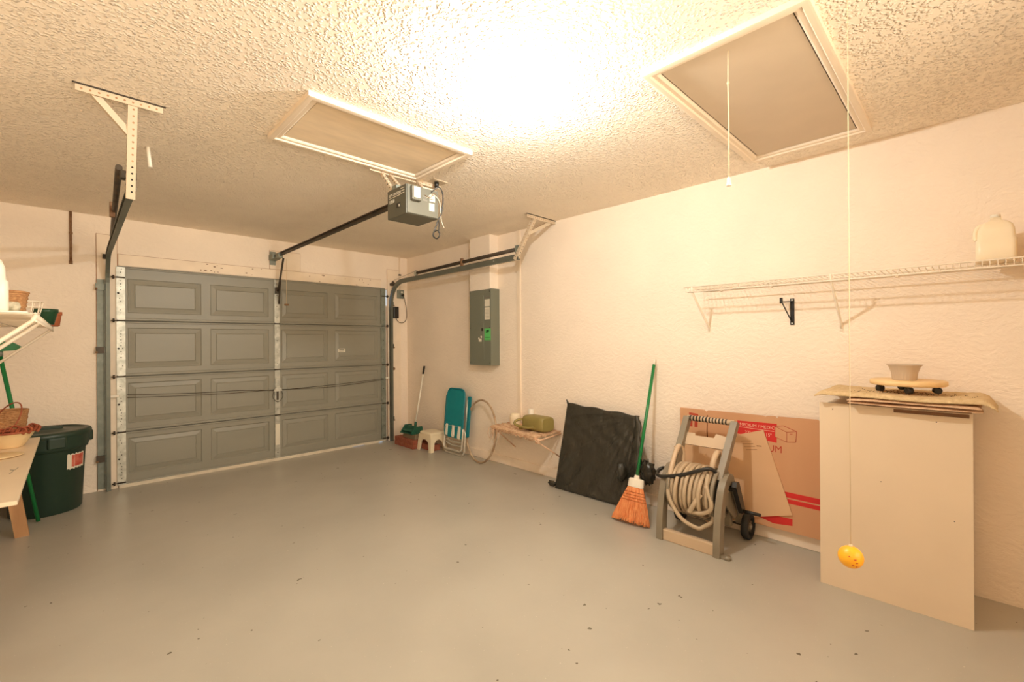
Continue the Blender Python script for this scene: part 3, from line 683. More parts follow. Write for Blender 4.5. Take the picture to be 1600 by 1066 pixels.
# ---------------------------------------------------------------- parking ball
pb = thing('hanging_ball', (1.706, .262, .66), 'yellow practice ball hanging on a long string in front of the cabinet', 'ball')
bc = Vector((1.706, .262, .69)); tm = Matrix.Rotation(math.radians(25), 3, 'X')
bb = MB().m('ball').lathe([(.001, -.033)]+[(.033*math.cos(a), .033*math.sin(a)) for a in [(-80+i*10)*PI/180 for i in range(17)]]+[(.001, .033)], bc, 28)
bb.build('ball', 'ball', pb)
vd = Vector((-.985, -.15, 0)).normalized(); rt = Vector((R_.x, R_.y, 0))
bt = MB()
for i, (dx, dz, w) in enumerate(((.010, .004, .008), (.013, -.003, .007), (.006, -.010, .010), (.014, -.013, .006), (-.004, .012, .006))):
    n_ = (vd*.028+rt*dx+Vector((0, 0, dz))).normalized(); bt.tube([bc+n_*.0326-rt*w*.4, bc+n_*.0334, bc+n_*.0326+rt*w*.4], .0014, 5)
bt.build('printed_mark', 'ballred', pb)
MB().tube([(1.706, .262, .722), (1.706, .262, H)], .0012, 7).tube([(1.706, .262, .718), (1.706, .262, .728)], .005, 8).build('string', 'rope', pb)

# ---------------------------------------------------------------- tan cabinet with mats, caddy, pot
cab = thing('cabinet', (3.19, .295, 0), 'tan board cabinet standing on the floor with its plain back outwards', 'cabinet')
MB().box((2.985, -.004, .0), (2.993, .596, 1.008), .001).m('hole').disc((2.985, .535, .975), (-1, 0, 0), .003, .001, 8).disc((2.985, .12, .955), (-1, 0, 0), .003, .001, 8).disc((2.985, .33, .62), (-1, 0, 0), .0025, .001, 8).disc((2.985, .06, .49), (-1, 0, 0), .002, .001, 8).build('back_panel', 'cabinet', cab)
for y0, y1 in ((0, .018), (.574, .592)): MB().box((2.993, y0, 0), (3.37, y1, .99), .001).build('side_panel', 'cabinet', cab)
MB().box((2.993, .018, .972), (3.37, .574, .99), .001).build('top_panel', 'cabinet', cab)
MB().box((3.0, .018, .06), (3.36, .574, .078), .001).build('shelf_board', 'cabinet', cab)
tag(MB().m('cabshade').box((2.978, .008, .986), (2.986, .278, 1.002), .001).build('gap_shade_strip', 'cabshade', cab), 'dark brown strip painting the shadow gap along the top edge')  # dark strip drawn in place of the shadow gap under the mats
def pad(name, x0, x1, y0, y1, z0, t, key, fold, label, wav=.004, seed=1, droop=0):
    rnd = random.Random(seed); b = MB(); nx, ny = 20, 40; top = []; bot = []
    ph = [rnd.uniform(0, 6) for _ in range(6)]
    for i in range(nx+1):
        rt_, rb_ = [], []
        for j in range(ny+1):
            a, c = i/nx, j/ny; ex = min(a, 1-a)*nx; ey = min(c, 1-c)*ny
            x = x0+(x1-x0)*a + .004*math.sin(c*9+ph[0]) ; y = y0+(y1-y0)*c+.003*math.sin(a*8+ph[1])
            base = z0 + wav*(math.sin(c*5+ph[2])+.5*math.sin(c*11+ph[3]+a*2)) + wav
            dr = 0
            if c < .07: dr = droop*(1-c/.07)**1.5
            if c > .95: dr = droop*.4*((c-.95)/.05)
            e = min(1, min(ex, ey)/1.5); th = t*(.35+.65*math.sqrt(e)) * (1+.10*math.sin(a*47+c*31)*math.sin(c*83-a*13))
            rb_.append(b.bm.verts.new((x, y, base-dr))); rt_.append(b.bm.verts.new((x, y, base+th-dr)))
        top.append(rt_); bot.append(rb_)
    for i in range(nx):
        for j in range(ny):
            b._f([top[i][j], top[i+1][j], top[i+1][j+1], top[i][j+1]], True); b._f([bot[i][j], bot[i][j+1], bot[i+1][j+1], bot[i+1][j]], True)
    for i in range(nx):
        for j in (0, ny): b._f([top[i][j], top[i+1][j], bot[i+1][j], bot[i][j]], True)
    for j in range(ny):
        for i in (0, nx): b._f([top[i][j], top[i][j+1], bot[i][j+1], bot[i][j]], True)
    return tag(b.build(name, key), label, 'rug')
pad('folded_mat', 2.925, 3.30, -.035, .46, 1.018, .012, 'mat2', 0, 'lower thin tan mat folded on top of the cabinet', .0015, 3)
pad('folded_mat', 2.92, 3.31, -.03, .465, 1.035, .013, 'mat2', 0, 'upper thin tan mat directly under the shaggy cream rug', .0015, 5)
pad('shaggy_rug', 2.92, 3.385, -.085, .605, 1.053, .022, 'rug', 0, 'shaggy cream rug draped over the cabinet top with dirt crumbs', .003, 4, .03)
cr = MB()
for i in range(150):
    x = random.gauss(3.05, .06); yy = random.gauss(.23, .12)
    if 2.94 < x < 3.3 and -.03 < yy < .5:
        a = random.uniform(0, PI); l_ = random.uniform(.002, .006)
        cr.tube([(x, yy, 1.0815), (x+math.cos(a)*l_, yy+math.sin(a)*l_, 1.0825)], .0013, 4)
tag(cr.build('leaf_crumbs', 'dirt'), 'brown dry crumbs scattered on the cream rug', 'debris', kind='stuff')
cdy = thing('plant_caddy', (3.12, .235, 1.082), 'round pale wooden plant caddy on black casters standing on the rug', 'plant caddy')
CZ = 1.118
MB().lathe([(.0, CZ), (.148, CZ), (.155, CZ+.004), (.155, CZ+.022), (.150, CZ+.026), (.0, CZ+.026)], (3.12, .235, 0), 40, caps=False).build('disc', 'ply', cdy)
for k, a in enumerate((112, 187, 262, 15)):
    r = math.radians(a); px, py = 3.12+math.cos(r)*.115, .235+math.sin(r)*.115
    w = MB().m('black').tube([(px-.012*math.sin(r+.6), py+.012*math.cos(r+.6), CZ-.020), (px+.012*math.sin(r+.6), py-.012*math.cos(r+.6), CZ-.020)], .0165, 14)
    w.m('galv').tube([(px, py, CZ-.012), (px, py, CZ)], .006, 8).m('black').box((px-.013, py-.013, CZ-.012), (px+.013, py+.013, CZ-.004), .003)
    w.build('caster', 'black', cdy)
pz = CZ+.0262
MB().lathe([(.0, 0), (.047, 0), (.049, .004), (.052, .035), (.0565, .048), (.064, .070), (.072, .078), (.074, .082), (.070, .0815), (.060, .066), (.05, .04), (.046, .008), (0, .008)], (3.10, .245, pz), 96,
          wob=lambda a, z: 1+(.022*math.cos(a*28) if .002 < z < .047 else 0), caps=False).build('plant_pot', 'pot')
tag(bpy.data.objects['plant_pot'], 'small empty taupe ribbed plant pot standing on the wooden caddy', 'plant pot')

# ---------------------------------------------------------------- cardboard
def leaning(o_xyz, top_x):  # frame for sheets leaning on the right wall; a = +Y, b = up the slope
    pass
cbx = thing('cardboard_box', (3.375, 1.12, .095), 'large flattened moving box with red print leaning on the right wall', 'cardboard')
lean = Vector((.030, 0, .74)).normalized(); ua = Vector((0, -1, 0)); cw = ua.cross(lean).normalized()
if cw.x > 0: cw = -cw
CO = Vector((3.352, 1.58, .0975))
def card_pt(y, z): return ((1.58-y), (z-.0975)/lean.z)
poly = [card_pt(1.575, .098), card_pt(1.585, .835), card_pt(1.40, .836), card_pt(1.385, .824), card_pt(1.37, .836), card_pt(1.0, .838), card_pt(.985, .832), card_pt(.97, .840), card_pt(.925, .842), card_pt(.915, .828), card_pt(.905, .842), card_pt(.685, .848), card_pt(.665, .835), card_pt(.655, .098)]
MB().prism(poly, CO, ua, lean, cw, 0, .007).build('sheet', 'card', cbx)
def pr_(mb, key, pts, t=.0078):
    mb.m(key).prism([card_pt(*p) for p in pts], CO, ua, lean, cw, .0068, t)
def pp_(*a, nm='printed_band'):
    m_ = MB(); pr_(m_, *a); return m_.build(nm, a[0], cbx)
pp_('red', [(1.165, .786), (.915, .793), (.915, .665), (1.165, .695)])
pp_('red', [(1.06, .178), (.82, .186), (.82, .142), (.93, .128), (1.06, .158)]); pp_('red', [(1.0, .356), (.657, .352), (.657, .317), (1.0, .321)])
pp_('red', [(1.0, .312), (.657, .308), (.657, .280), (1.0, .284)])
for yy in (1.50, 1.46): pp_('redt', [(yy+.012, .78), (yy-.012, .78), (yy-.012, .70), (yy+.012, .70)])
pp_('redt', [(1.515, .805), (1.445, .80), (1.445, .785), (1.515, .788)]); pp_('redt', [(1.54, .77), (1.525, .775), (1.52, .62), (1.535, .62)])
def cp3(y, z, t=.0080): a, b = card_pt(y, z); return CO+ua*a+lean*b+cw*t
text(None, 'lettering', 'MEDIUM / MEDIO', .030, cp3(1.150, .752), ua, lean, 'cardink', cbx, .98)
text(None, 'lettering', '22" x 16" x 15"', .032, cp3(1.115, .700), ua, lean, 'cardink', cbx, .86)
text(None, 'lettering', 'MEDIUM', .066, cp3(1.105, .602), ua, lean, 'redt', cbx, .90)
ln = MB().m('cardink').prism([card_pt(1.165, .745), card_pt(.93, .741), card_pt(.93, .738), card_pt(1.165, .742)], CO, ua, lean, cw, .0075, .0082); ln.build('printed_rule', 'cardink', cbx)
bxl = MB(); V = [(.925, .775), (.875, .785), (.800, .757), (.856, .745), (.925, .705), (.856, .680), (.803, .688)]
for a, b in ((0, 1), (1, 2), (2, 3), (3, 0), (0, 4), (4, 5), (5, 3), (5, 6), (6, 2)): bxl.tube([cp3(*V[a], .0075), cp3(*V[b], .0075)], .0018, 5)
bxl.tube([cp3(.838, .735, .0075), cp3(.822, .738, .0075)], .002, 5)
bf = MB().m('card').prism([card_pt(*V[i]) for i in (0, 1, 2, 6, 5, 4)], CO, ua, lean, cw, .0070, .0082); bf.build('printed_box_face', 'card', cbx)
bxl.build('printed_box_outline', 'redt', cbx)
crs = MB(); crs.box((3.372, .66, .6105), (3.3665, 1.58, .612)); crs.build('crease', 'brownink', cbx)
# smaller loose sheet in front
lean2 = Vector((.030, 0, .6)).normalized(); cw2 = ua.cross(lean2).normalized()
if cw2.x > 0: cw2 = -cw2
O2 = Vector((3.332, 1.60, .0))
def c2(y, z): return ((1.60-y), z/lean2.z)
ls = thing('loose_cardboard_sheet', (3.33, 1.2, .1), 'smaller plain cardboard sheet leaning tilted between hose reel and flattened box', 'cardboard')
MB().m('card2').prism([c2(1.36, .0), c2(1.63, .53), c2(.995, .742), c2(.818, .215), c2(1.06, .138)], O2, ua, lean2, cw2, 0, .005).build('sheet', 'card2', ls)
pl = MB()
for k in range(4):
    y0_ = 1.14-k*.012; zz = .645-k*.018
    a, b = c2(y0_, zz); a2, b2 = c2(y0_-.07, zz+.012)
    p, q = O2+ua*a+lean2*b+cw2*.0052, O2+ua*a2+lean2*b2+cw2*.0052; pl.tube([p, q], .0010, 4)
a, b = c2(1.035, .628); a2, b2 = c2(1.005, .63); pl.tube([O2+ua*a+lean2*b+cw2*.005, O2+ua*a2+lean2*b2+cw2*.005], .0025, 5)
pl.build('printed_lines', 'brownink', ls)
a, b = c2(1.42, .62)
tag(MB().m('brownink').tube([cp3(1.375, .80), cp3(1.378, .68), cp3(1.37, .60)], .004, 6).build('slot_mark', 'brownink', cbx), None)

# ---------------------------------------------------------------- hose reel
hr = thing('hose_reel', (3.08, 1.32, 0), 'taupe wheeled garden hose reel cart with coiled tan hose', 'hose reel')
YL, YR = 1.495, 1.115
def side_frame(yc):
    o = MB(); w = .042
    # front leg: curved from the foot up to the arch and back down to the axle
    cl_ = spline([(2.885, .0), (2.892, .14), (2.918, .28), (2.965, .40), (3.03, .455), (3.09, .42), (3.16, .31), (3.225, .20), (3.275, .11)], 6)
    cl_ = [Vector((p[0], p[1], 0)) for p in [(q.x, q.y) for q in [Vector((a.x, a.y, 0)) if len(a) > 2 else Vector((a[0], a[1], 0)) for a in cl_]]]
    N = len(cl_); A = []; B = []
    for i, p in enumerate(cl_):
        t = (cl_[min(i+1, N-1)]-cl_[max(i-1, 0)]).normalized(); nn = Vector((-t.y, t.x, 0)); hw = .034 if i < N*.6 else .030-.008*(i/N)
        A.append(p+nn*hw); B.append(p-nn*hw)
    r_ = []
    for i in range(N):
        r_.append([o.bm.verts.new(c) for c in ((A[i].x, yc-w/2, max(0, A[i].y)), (A[i].x, yc+w/2, max(0, A[i].y)), (B[i].x, yc+w/2, max(0, B[i].y)), (B[i].x, yc-w/2, max(0, B[i].y)))])
    for P_, Q_ in zip(r_, r_[1:]):
        for k in range(4): o._f([P_[k], P_[(k+1) % 4], Q_[(k+1) % 4], Q_[k]])
    o._f(list(reversed(r_[0]))); o._f(r_[-1])
    # web between the two limbs
    o.prism([(2.99, .30), (3.03, .43), (3.07, .41), (3.14, .28), (3.20, .18), (3.16, .16), (3.06, .24)], (0, yc, 0), (1, 0, 0), (0, 0, 1), (0, 1, 0), -.006, .006)
    return o.build('side_frame', 'taupe', hr)
side_frame(YL); side_frame(YR)
MB().box((2.865, YR+.02, .0), (2.903, YL-.02, .075), .006).build('front_crossbar', 'taupel', hr)
MB().lathe([(.0, -.0), (.022, 0), (.024, .01), (.020, .022), (0, .024)], (2.885, 1.06, .0), 16, caps=False).box((2.865, 1.06, 0), (2.905, 1.10, .018), .004).build('foot_peg', 'taupe', hr)
MB().box((3.15, YR+.02, .10), (3.19, YL-.02, .20), .006).build('rear_crossbar', 'taupe', hr)
MB().tube([(3.285, YR-.06, .088), (3.285, YL+.06, .088)], .008, 10).build('axle', 'darksteel', hr)
def wheel(y):
    w = MB().m('blackrub'); mt = Matrix.Rotation(PI/2, 3, 'X')
    w.lathe([(.060, -.022), (.080, -.022), (.088, -.014), (.088, .014), (.080, .022), (.060, .022), (.060, -.022)], (3.285, y, .088), 32, mtx=mt, caps=False)
    w.m('taupe')
    for k in range(5):
        a = 2*PI*k/5+.3; w.tube([(3.285+math.cos(a)*.015, y, .088+math.sin(a)*.015), (3.285+math.cos(a)*.062, y, .088+math.sin(a)*.062)], .009, 8)
    w.tube([(3.285, y-.02, .088), (3.285, y+.02, .088)], .02, 14); w.m('galv').tube([(3.285, y-.024, .088), (3.285, y-.02, .088)], .008, 10)
    return w.build('wheel', 'blackrub', hr)
wheel(YR-.045); wheel(YL+.045)
# handle uprights leaning back
hz0, hz1 = Vector((2.995, 0, .44)), Vector((3.215, 0, .795))
def upright(ya, yb):
    b = MB(); d = (hz1-hz0); n_ = Vector((d.z, 0, -d.x)).normalized(); r_ = []
    for t in (0, .3, .7, 1):
        c = hz0.lerp(hz1, t); y = ya+(yb-ya)*t; hw, hy = .028-.004*t, .021
        r_.append([b.bm.verts.new((c.x+n_.x*s1*hw, y+s2*hy, c.z+n_.z*s1*hw)) for s1, s2 in ((-1, -1), (-1, 1), (1, 1), (1, -1))])
    for P_, Q_ in zip(r_, r_[1:]):
        for k in range(4): b._f([P_[k], P_[(k+1) % 4], Q_[(k+1) % 4], Q_[k]])
    b._f(list(reversed(r_[0]))); b._f(r_[-1]); return b.build('upright', 'taupe', hr)
upright(YL-.035, 1.455); upright(YR+.03, 1.125)
g_ = MB().m('taupel').tube([(3.215, 1.128, .792), (3.215, 1.455, .792)], .019, 12)
g_.m('black')
for k in range(12): yk = 1.175+k*.0225; g_.tube([(3.215, yk, .792), (3.215, yk+.010, .792)], .0205, 12)
g_.build('grip_bar', 'taupel', hr)
MB().m('taupel').prism([(0, 0), (.32, 0), (.31, .085), (.245, .085), (.24, .07), (.11, .07), (.10, .10), (0.005, .085)], (3.135, 1.135, .615), (0, 1, 0), (.45, 0, .9), (.9, 0, -.45), -.008, .012).build('tray_panel', 'taupel', hr)
# drum
AX, AZ = 3.05, .34; mY = Matrix.Rotation(PI/2, 3, 'X')
MB().tube([(AX, YR+.02, AZ), (AX, YL-.02, AZ)], .075, 20).build('drum_core', 'taupe', hr)
for yy in (YR+.045, YL-.045):
    MB().lathe([(.03, -.006), (.150, -.006), (.160, -.012), (.170, -.010), (.170, .010), (.160, .012), (.150, .006), (.03, .006), (.03, -.006)], (AX, yy, AZ), 36, mtx=mY, caps=False).build('drum_flange', 'taupe', hr)
hs = MB(); pts = []
turns = 11; y0_, y1_ = YR+.072, YL-.060
for k in range(turns*20+1):
    t = k/(turns*20); a = 2*PI*t*turns
    y = y1_-(y1_-y0_)*t + .006*math.sin(a*.37); r = .140+.014*math.sin(a*.31)+.006*math.sin(a*1.0+1)
    pts.append((AX+math.cos(a)*r, y, AZ+math.sin(a)*r))
hs.tube(pts, .0135, 10)
pts = []
for k in range(6*20+1):
    t = k/120; a = 2*PI*t*6+1
    y = y0_+.04+(y1_-y0_-.06)*t; pts.append((AX+math.cos(a)*(.162+.012*math.sin(a*.4)), y, AZ-.004+math.sin(a)*(.162)))
hs.tube(pts, .013, 10)
# loose loops
ea = MB().tube(spline([(2.915, YL-.055, .34), (2.93, YL-.045, .44), (2.99, YL-.04, .53), (3.05, YL-.04, .60), (3.09, YL-.045, .60), (3.11, YL-.05, .55), (3.10, YL-.05, .47)], 8), .017, 10); ea.build('hose_loop', 'taupel', hr)
hs.tube(spline([(2.93, YL-.03, .44), (2.88, YL-.06, .30), (2.88, YL-.14, .18), (2.90, YL-.24, .135), (2.92, YR+.10, .15), (2.93, YR+.05, .20), (2.96, YR+.06, .30), (2.91, YR+.08, .40), (2.96, YR+.09, .48)], 8), .0135, 10)
hs.tube(spline([(2.90, YR+.08, .42), (2.885, YR+.04, .30), (2.90, YR+.10, .24), (2.885, 1.31, .235)], 8), .0135, 10)
hs.tube(spline([(2.90, YR+.11, .36), (2.875, 1.26, .30), (2.87, 1.29, .235)], 6), .015, 10)
hs.build('hose', 'hose', hr)
MB().tube(spline([(3.00, YR+.05, .485), (2.95, 1.20, .52), (2.92, 1.36, .455), (2.91, 1.48, .42), (2.93, 1.545, .415), (2.98, 1.56, .435), (3.0, 1.54, .45), (2.985, 1.52, .455)], 8), .0125, 10).build('leader_hose', 'black', hr)
MB().lathe([(.0, 0), (.020, 0), (.030, .01), (.030, .03), (.014, .034), (0, .034)], (0, 0, 0), 20, mtx=Matrix.Rotation(PI/2, 3, 'X'), caps=False).bm.free()
lp = MB().tube(spline([(2.99, YR+.085, .44), (3.01, YR+.08, .54), (3.05, YR+.075, .595), (3.09, YR+.075, .59), (3.10, YR+.075, .46)], 8), .018, 10); lp.build('hose_loop', 'taupel', hr)
ck = MB(); ck.prism([(-.035, .02), (-.02, .05), (.02, .045), (.125, -.155), (.115, -.18), (.085, -.18)], (3.065, YR-.045, .39), (1, 0, 0), (0, 0, 1), (0, 1, 0), -.014, .014)
ck.tube([(3.065, YR, .39), (3.065, YR-.06, .39)], .02, 12); ck.tube([(3.165, YR-.05, .225), (3.165, YR-.16, .225)], .011, 12)
ck.build('crank', 'black', hr)

# ---------------------------------------------------------------- corn broom
cb_ = thing('corn_broom', (2.95, 1.77, 0), 'orange corn broom with green handle leaning on the right wall', 'broom')
base = Vector((2.945, 1.775, .0)); top = Vector((3.385, 1.80, 1.215)); ax = (top-base).normalized()
sd = Vector((-.13, .99, 0)); sd = (sd-ax*sd.dot(ax)).normalized(); nr = ax.cross(sd)
def bp_(l_, s_, n_=0): return base+ax*l_+sd*s_+nr*n_
br = MB(); L0, L1 = .012, .275
def hwid(t): return .090*(1-t)**.9+.054   # half width, t=0 at the tips
sec = []
for i in range(9):
    t = i/8; hw = hwid(t)-.004; th = .030*(1-t)+.020
    sec.append([br.bm.verts.new(bp_(L0+.02+(L1-L0-.02)*t, math.cos(a)*hw, math.sin(a)*th*.8)) for a in [2*PI*k/20 for k in range(20)]])
for A, B in zip(sec, sec[1:]):
    for k in range(20): br._f([A[k], A[(k+1) % 20], B[(k+1) % 20], B[k]], True)
br._f(list(reversed(sec[0]))); br._f(sec[-1])
for i in range(520):
    a = random.uniform(0, 2*PI); rr = random.uniform(.75, 1.0) if i % 3 else 1.0
    s0 = math.cos(a)*rr; n0 = math.sin(a)*rr; e = random.uniform(-.012, .018); pp = []
    for t in (0, .35, .7, 1):
        hw = hwid(t); th = .030*(1-t)+.020
        pp.append(bp_(L0+e*(1-t)+(L1-L0)*t+ (.006 if t == 0 else 0), s0*hw+(random.uniform(-.004, .004) if t < .4 else 0), n0*th))
    if pp[0].z < .002: pp[0].z = .002
    br.tube(pp, lambda t: .0018, 4, cap=False)
br.build('bristles', 'bristle', cb_)
sh = MB()
for l_ in (.165, .185, .205, .225):
    t = (l_-L0)/(L1-L0); hw = hwid(t)+.003; th = .030*(1-t)+.024
    sh.tube([bp_(l_, math.cos(a)*hw, math.sin(a)*th) for a in [2*PI*k/28 for k in range(28)]], .0018, 5, closed=True)
sh.build('stitching', 'stitch', cb_)
cp_ = MB(); sec = []
for l_, hw, th in ((.262, .060, .026), (.268, .063, .028), (.318, .060, .026), (.326, .054, .022), (.330, .022, .018), (.352, .018, .017)):
    sec.append([cp_.bm.verts.new(bp_(l_, math.cos(a)*hw, math.sin(a)*th)) for a in [2*PI*k/20 for k in range(20)]])
for A, B in zip(sec, sec[1:]):
    for k in range(20): cp_._f([A[k], A[(k+1) % 20], B[(k+1) % 20], B[k]])
cp_._f(list(reversed(sec[0]))); cp_._f(sec[-1]); tag(cp_.build('cap', 'white', cb_), 'white plastic bristle cap')
MB().tube([bp_(.35, 0), bp_(1.235, 0)], .0125, 12).build('handle', 'brgreen', cb_)
tag(MB().tube([bp_(1.235, 0), bp_(1.285, 0)], lambda t: .010-.004*t, 12).build('handle_tip', 'white', cb_), 'white pointed handle tip')
# second pole hidden behind it: dark green plastic ends
# ---------------------------------------------------------------- bag-wrapped board
bg = thing('wrapped_board', (3.25, 2.28, 0), 'large flat board wrapped in a black bin bag leaning on the wall', 'wrapped board')
b = MB(); nu, nv = 70, 70
BL, BR, TL, TR = Vector((3.17, 2.69, .005)), Vector((3.185, 1.95, .005)), Vector((3.325, 2.66, .775)), Vector((3.335, 1.925, .735))
nrm = (BR-BL).cross(TL-BL).normalized()
if nrm.x > 0: nrm = -nrm
fr, bk = [], []
for i in range(nu+1):
    r1, r2 = [], []
    for j in range(nv+1):
        a, c = i/nu, j/nv
        p = BL.lerp(BR, a).lerp(TL.lerp(TR, a), c)
        th = math.atan2((1-c)*.77+.02, (1-a)*.74+.02); dd_ = math.hypot((1-c), (1-a))
        d = .010*(1-2*abs(math.sin(th*13+1.2*math.sin(a*4)))**.6)*min(1, dd_*2)*(.4+.6*max(0, 1-dd_*.7)) + .004*math.sin(th*57+c*6)*min(1, dd_*2)*(.5+.5*math.sin(a*7+c*3))
        th2 = math.atan2(c+.02, a+.02); d += .004*math.sin(th2*21+3*c)*max(0, 1-math.hypot(a, c)*1.3)
        d += .003*math.sin(a*23+c*15+3*math.sin(c*9)) ; e = min(a, 1-a, c, 1-c)*30; d = (.012+d)*min(1, e)+.0
        edge = .006*math.sin(a*19)*(c > .98)
        r1.append(b.bm.verts.new(p+nrm*d+Vector((0, 0, edge)))); r2.append(b.bm.verts.new(p-nrm*.022+Vector((0, 0, edge))))
    fr.append(r1); bk.append(r2)
for i in range(nu):
    for j in range(nv):
        b._f([fr[i][j], fr[i+1][j], fr[i+1][j+1], fr[i][j+1]], True); b._f([bk[i][j], bk[i][j+1], bk[i+1][j+1], bk[i+1][j]], True)
    for j in (0, nv): b._f([fr[i][j], fr[i+1][j], bk[i+1][j], bk[i][j]])
for j in range(nv):
    for i in (0, nu): b._f([fr[i][j], fr[i][j+1], bk[i][j+1], bk[i][j]])
b.build('bag', 'bag', bg)
# folded flap down the right side + tied knot + tape end
fl = MB(); N = 24; R1, R2 = [], []
for i in range(N+1):
    t = i/N; c = BR.lerp(TR, t); w = .085*math.sin(PI*min(1, .2+t*.78))+.01*math.sin(t*30)
    R1.append([fl.bm.verts.new(c+nrm*(.012+.006*math.sin(t*40))+Vector((0, .02, 0))), fl.bm.verts.new(c+nrm*(.004+.008*math.sin(t*27+1))+Vector((0, -w*.5, 0))), fl.bm.verts.new(c+nrm*(.002+.008*math.sin(t*33))+Vector((0.004, -w, 0))), fl.bm.verts.new(c-nrm*.02+Vector((0, -w*.6, 0))), fl.bm.verts.new(c-nrm*.02+Vector((0, .02, 0)))])
for A, B in zip(R1, R1[1:]):
    for k in range(5): fl._f([A[k], A[(k+1) % 5], B[(k+1) % 5], B[k]], True)
fl._f(list(reversed(R1[0]))); fl._f(R1[-1]); fl.build('side_fold', 'bag', bg)
def crumple(c, r, key, seed, sc=(1, 1, 1)):
    rnd = random.Random(seed); m_ = MB().m(key); t = bmesh.new(); bmesh.ops.create_icosphere(t, subdivisions=3, radius=1)
    for v in t.verts:
        n_ = v.co.normalized(); k = 1+.35*math.sin(n_.x*9+seed)*math.sin(n_.y*11)*math.sin(n_.z*8+seed)+rnd.uniform(-.10, .10)
        v.co = Vector((n_.x*sc[0], n_.y*sc[1], n_.z*sc[2]))*r*k+Vector(c)
    vm = {v: m_.bm.verts.new(v.co) for v in t.verts}
    for f in t.faces: m_._f([vm[v] for v in f.verts], True)
    t.free(); return m_
crumple((3.255, 1.80, .31), .075, 'bag', 3, (.5, .8, 1.2)).build('bag_knot', 'bag', bg)
crumple((3.175, 1.99, .29), .05, 'bag', 5, (.6, .8, 1.5)).build('bag_pucker', 'bag', bg)
tag(crumple((3.185, 2.735, .030), .034, 'bag', 8, (.5, 1.3, .8)).build('bag_corner', 'bag', bg), None)
MB().tube([TL+Vector((0, -.01, -.01)), TL+Vector((0, .012, .03))], lambda t: .012-.008*t, 8).build('bag_ear', 'bag', bg)

# ---------------------------------------------------------------- netted wall shelf with cans
ws = thing('folding_wall_shelf', (3.2, 3.1, .30), 'small folding pipe shelf on the right wall draped with frayed netting', 'shelf')
fz = .455
fl_, frr = (3.09, 3.26), (3.01, 2.70)
MB().tube([(RX-.01, 3.50, fz+.0), (fl_[0], 3.44, fz), (frr[0]+.02, frr[1]+.04, fz), (RX-.01, 2.80, fz)], .009, 10).build('frame', 'pinkrail', ws)
MB().tube([(3.03, 2.78, fz-.02), (RX-.006, 2.74, .20)], .0065, 8).box((RX-.008, 2.73, .17), (RX, 2.76, .22), .001).build('strut', 'pinkrail', ws); MB().tube([(3.10, 3.40, fz-.01), (RX-.006, 3.44, .22)], .0065, 8).build('strut', 'pinkrail', ws)
MB().box((3.02, 2.755, fz-.035), (3.045, 2.80, fz+.004), .004).build('clamp', 'pinkrail', ws)
nt_ = MB(); nx, ny = 26, 40; G = []; G2 = []
rn = random.Random(11)
for i in range(nx+1):
    r1, r2 = [], []
    for j in range(ny+1):
        a, c = i/nx, j/ny; y = 2.80+(3.50-2.80)*c; xf = 3.015+(3.085-3.015)*c; x = xf+(RX-.012-xf)*a
        z = fz+.014+.008*math.sin(y*60+a*8)*math.sin(a*13)+rn.uniform(-.005, .006)
        r1.append(nt_.bm.verts.new((x+rn.uniform(-.004, .004), y+rn.uniform(-.004, .004), z+.010))); r2.append(nt_.bm.verts.new((x, y, z-.004)))
    G.append(r1); G2.append(r2)
for i in range(nx):
    for j in range(ny): nt_._f([G[i][j], G[i+1][j], G[i+1][j+1], G[i][j+1]], True); nt_._f([G2[i][j], G2[i][j+1], G2[i+1][j+1], G2[i+1][j]], True)
for i in range(nx):
    for j in (0, ny): nt_._f([G[i][j], G[i+1][j], G2[i+1][j], G2[i][j]])
for j in range(ny):
    for i in (0, nx): nt_._f([G[i][j], G[i][j+1], G2[i][j+1], G2[i][j]])
for k in range(26):
    y = 3.30+rn.uniform(0, .2); x = 3.07+rn.uniform(-.01, .03); l_ = rn.uniform(.03, .17)
    nt_.tube([(x, y, fz+.012), (x-.012, y+rn.uniform(-.01, .02), fz-l_*.5), (x-.01+rn.uniform(-.01, .01), y+rn.uniform(-.02, .03), fz-l_)], .0022, 4)
for k in range(60):
    y = 2.78+rn.uniform(0, .7); x = 3.0+.1*(y-2.75)/.7; a = rn.uniform(-.03, .03)
    nt_.tube([(x, y, fz+.012), (x-.008, y+a, fz+.002), (x-.003, y+2*a, fz-.016)], .003, 4)
nt_.build('netting', 'net', ws)
wc = thing('watering_can', (3.22, 2.99, .48), 'olive green plastic watering can lying on the netted wall shelf', 'watering can')
b = MB(); rings = []
for t, k in ((0, .80), (.012, .95), (.04, 1.0), (.22, 1.0), (.262, .97), (.275, .85)):
    ring = []
    for q in range(36):
        a = 2*PI*q/36; n4 = 1/((abs(math.cos(a))**4+abs(math.sin(a))**4)**.25)
        px, pz_ = math.cos(a)*n4*.082*k, math.sin(a)*n4*.072*k
        ang = math.radians(-8); ring.append(b.bm.verts.new((3.24+px+.20*0, 3.10-t+px*math.sin(ang), .482+.075+pz_)))
    rings.append(ring)
for A, B in zip(rings, rings[1:]):
    for q in range(36): b._f([A[q], A[(q+1) % 36], B[(q+1) % 36], B[q]], True)
b._f(list(reversed(rings[0]))); b._f(rings[-1]); b.build('body', 'olive', wc)
MB().tube(spline([(3.19, 3.09, .59), (3.14, 3.15, .575), (3.115, 3.16, .545), (3.12, 3.10, .525), (3.125, 3.0, .522), (3.15, 2.93, .53)], 8), .0125, 10).build('handle', 'olive', wc)
MB().tube([(3.16, 3.10, .51), (3.14, 3.125, .505)], .020, 14).build('cap', 'olive', wc)
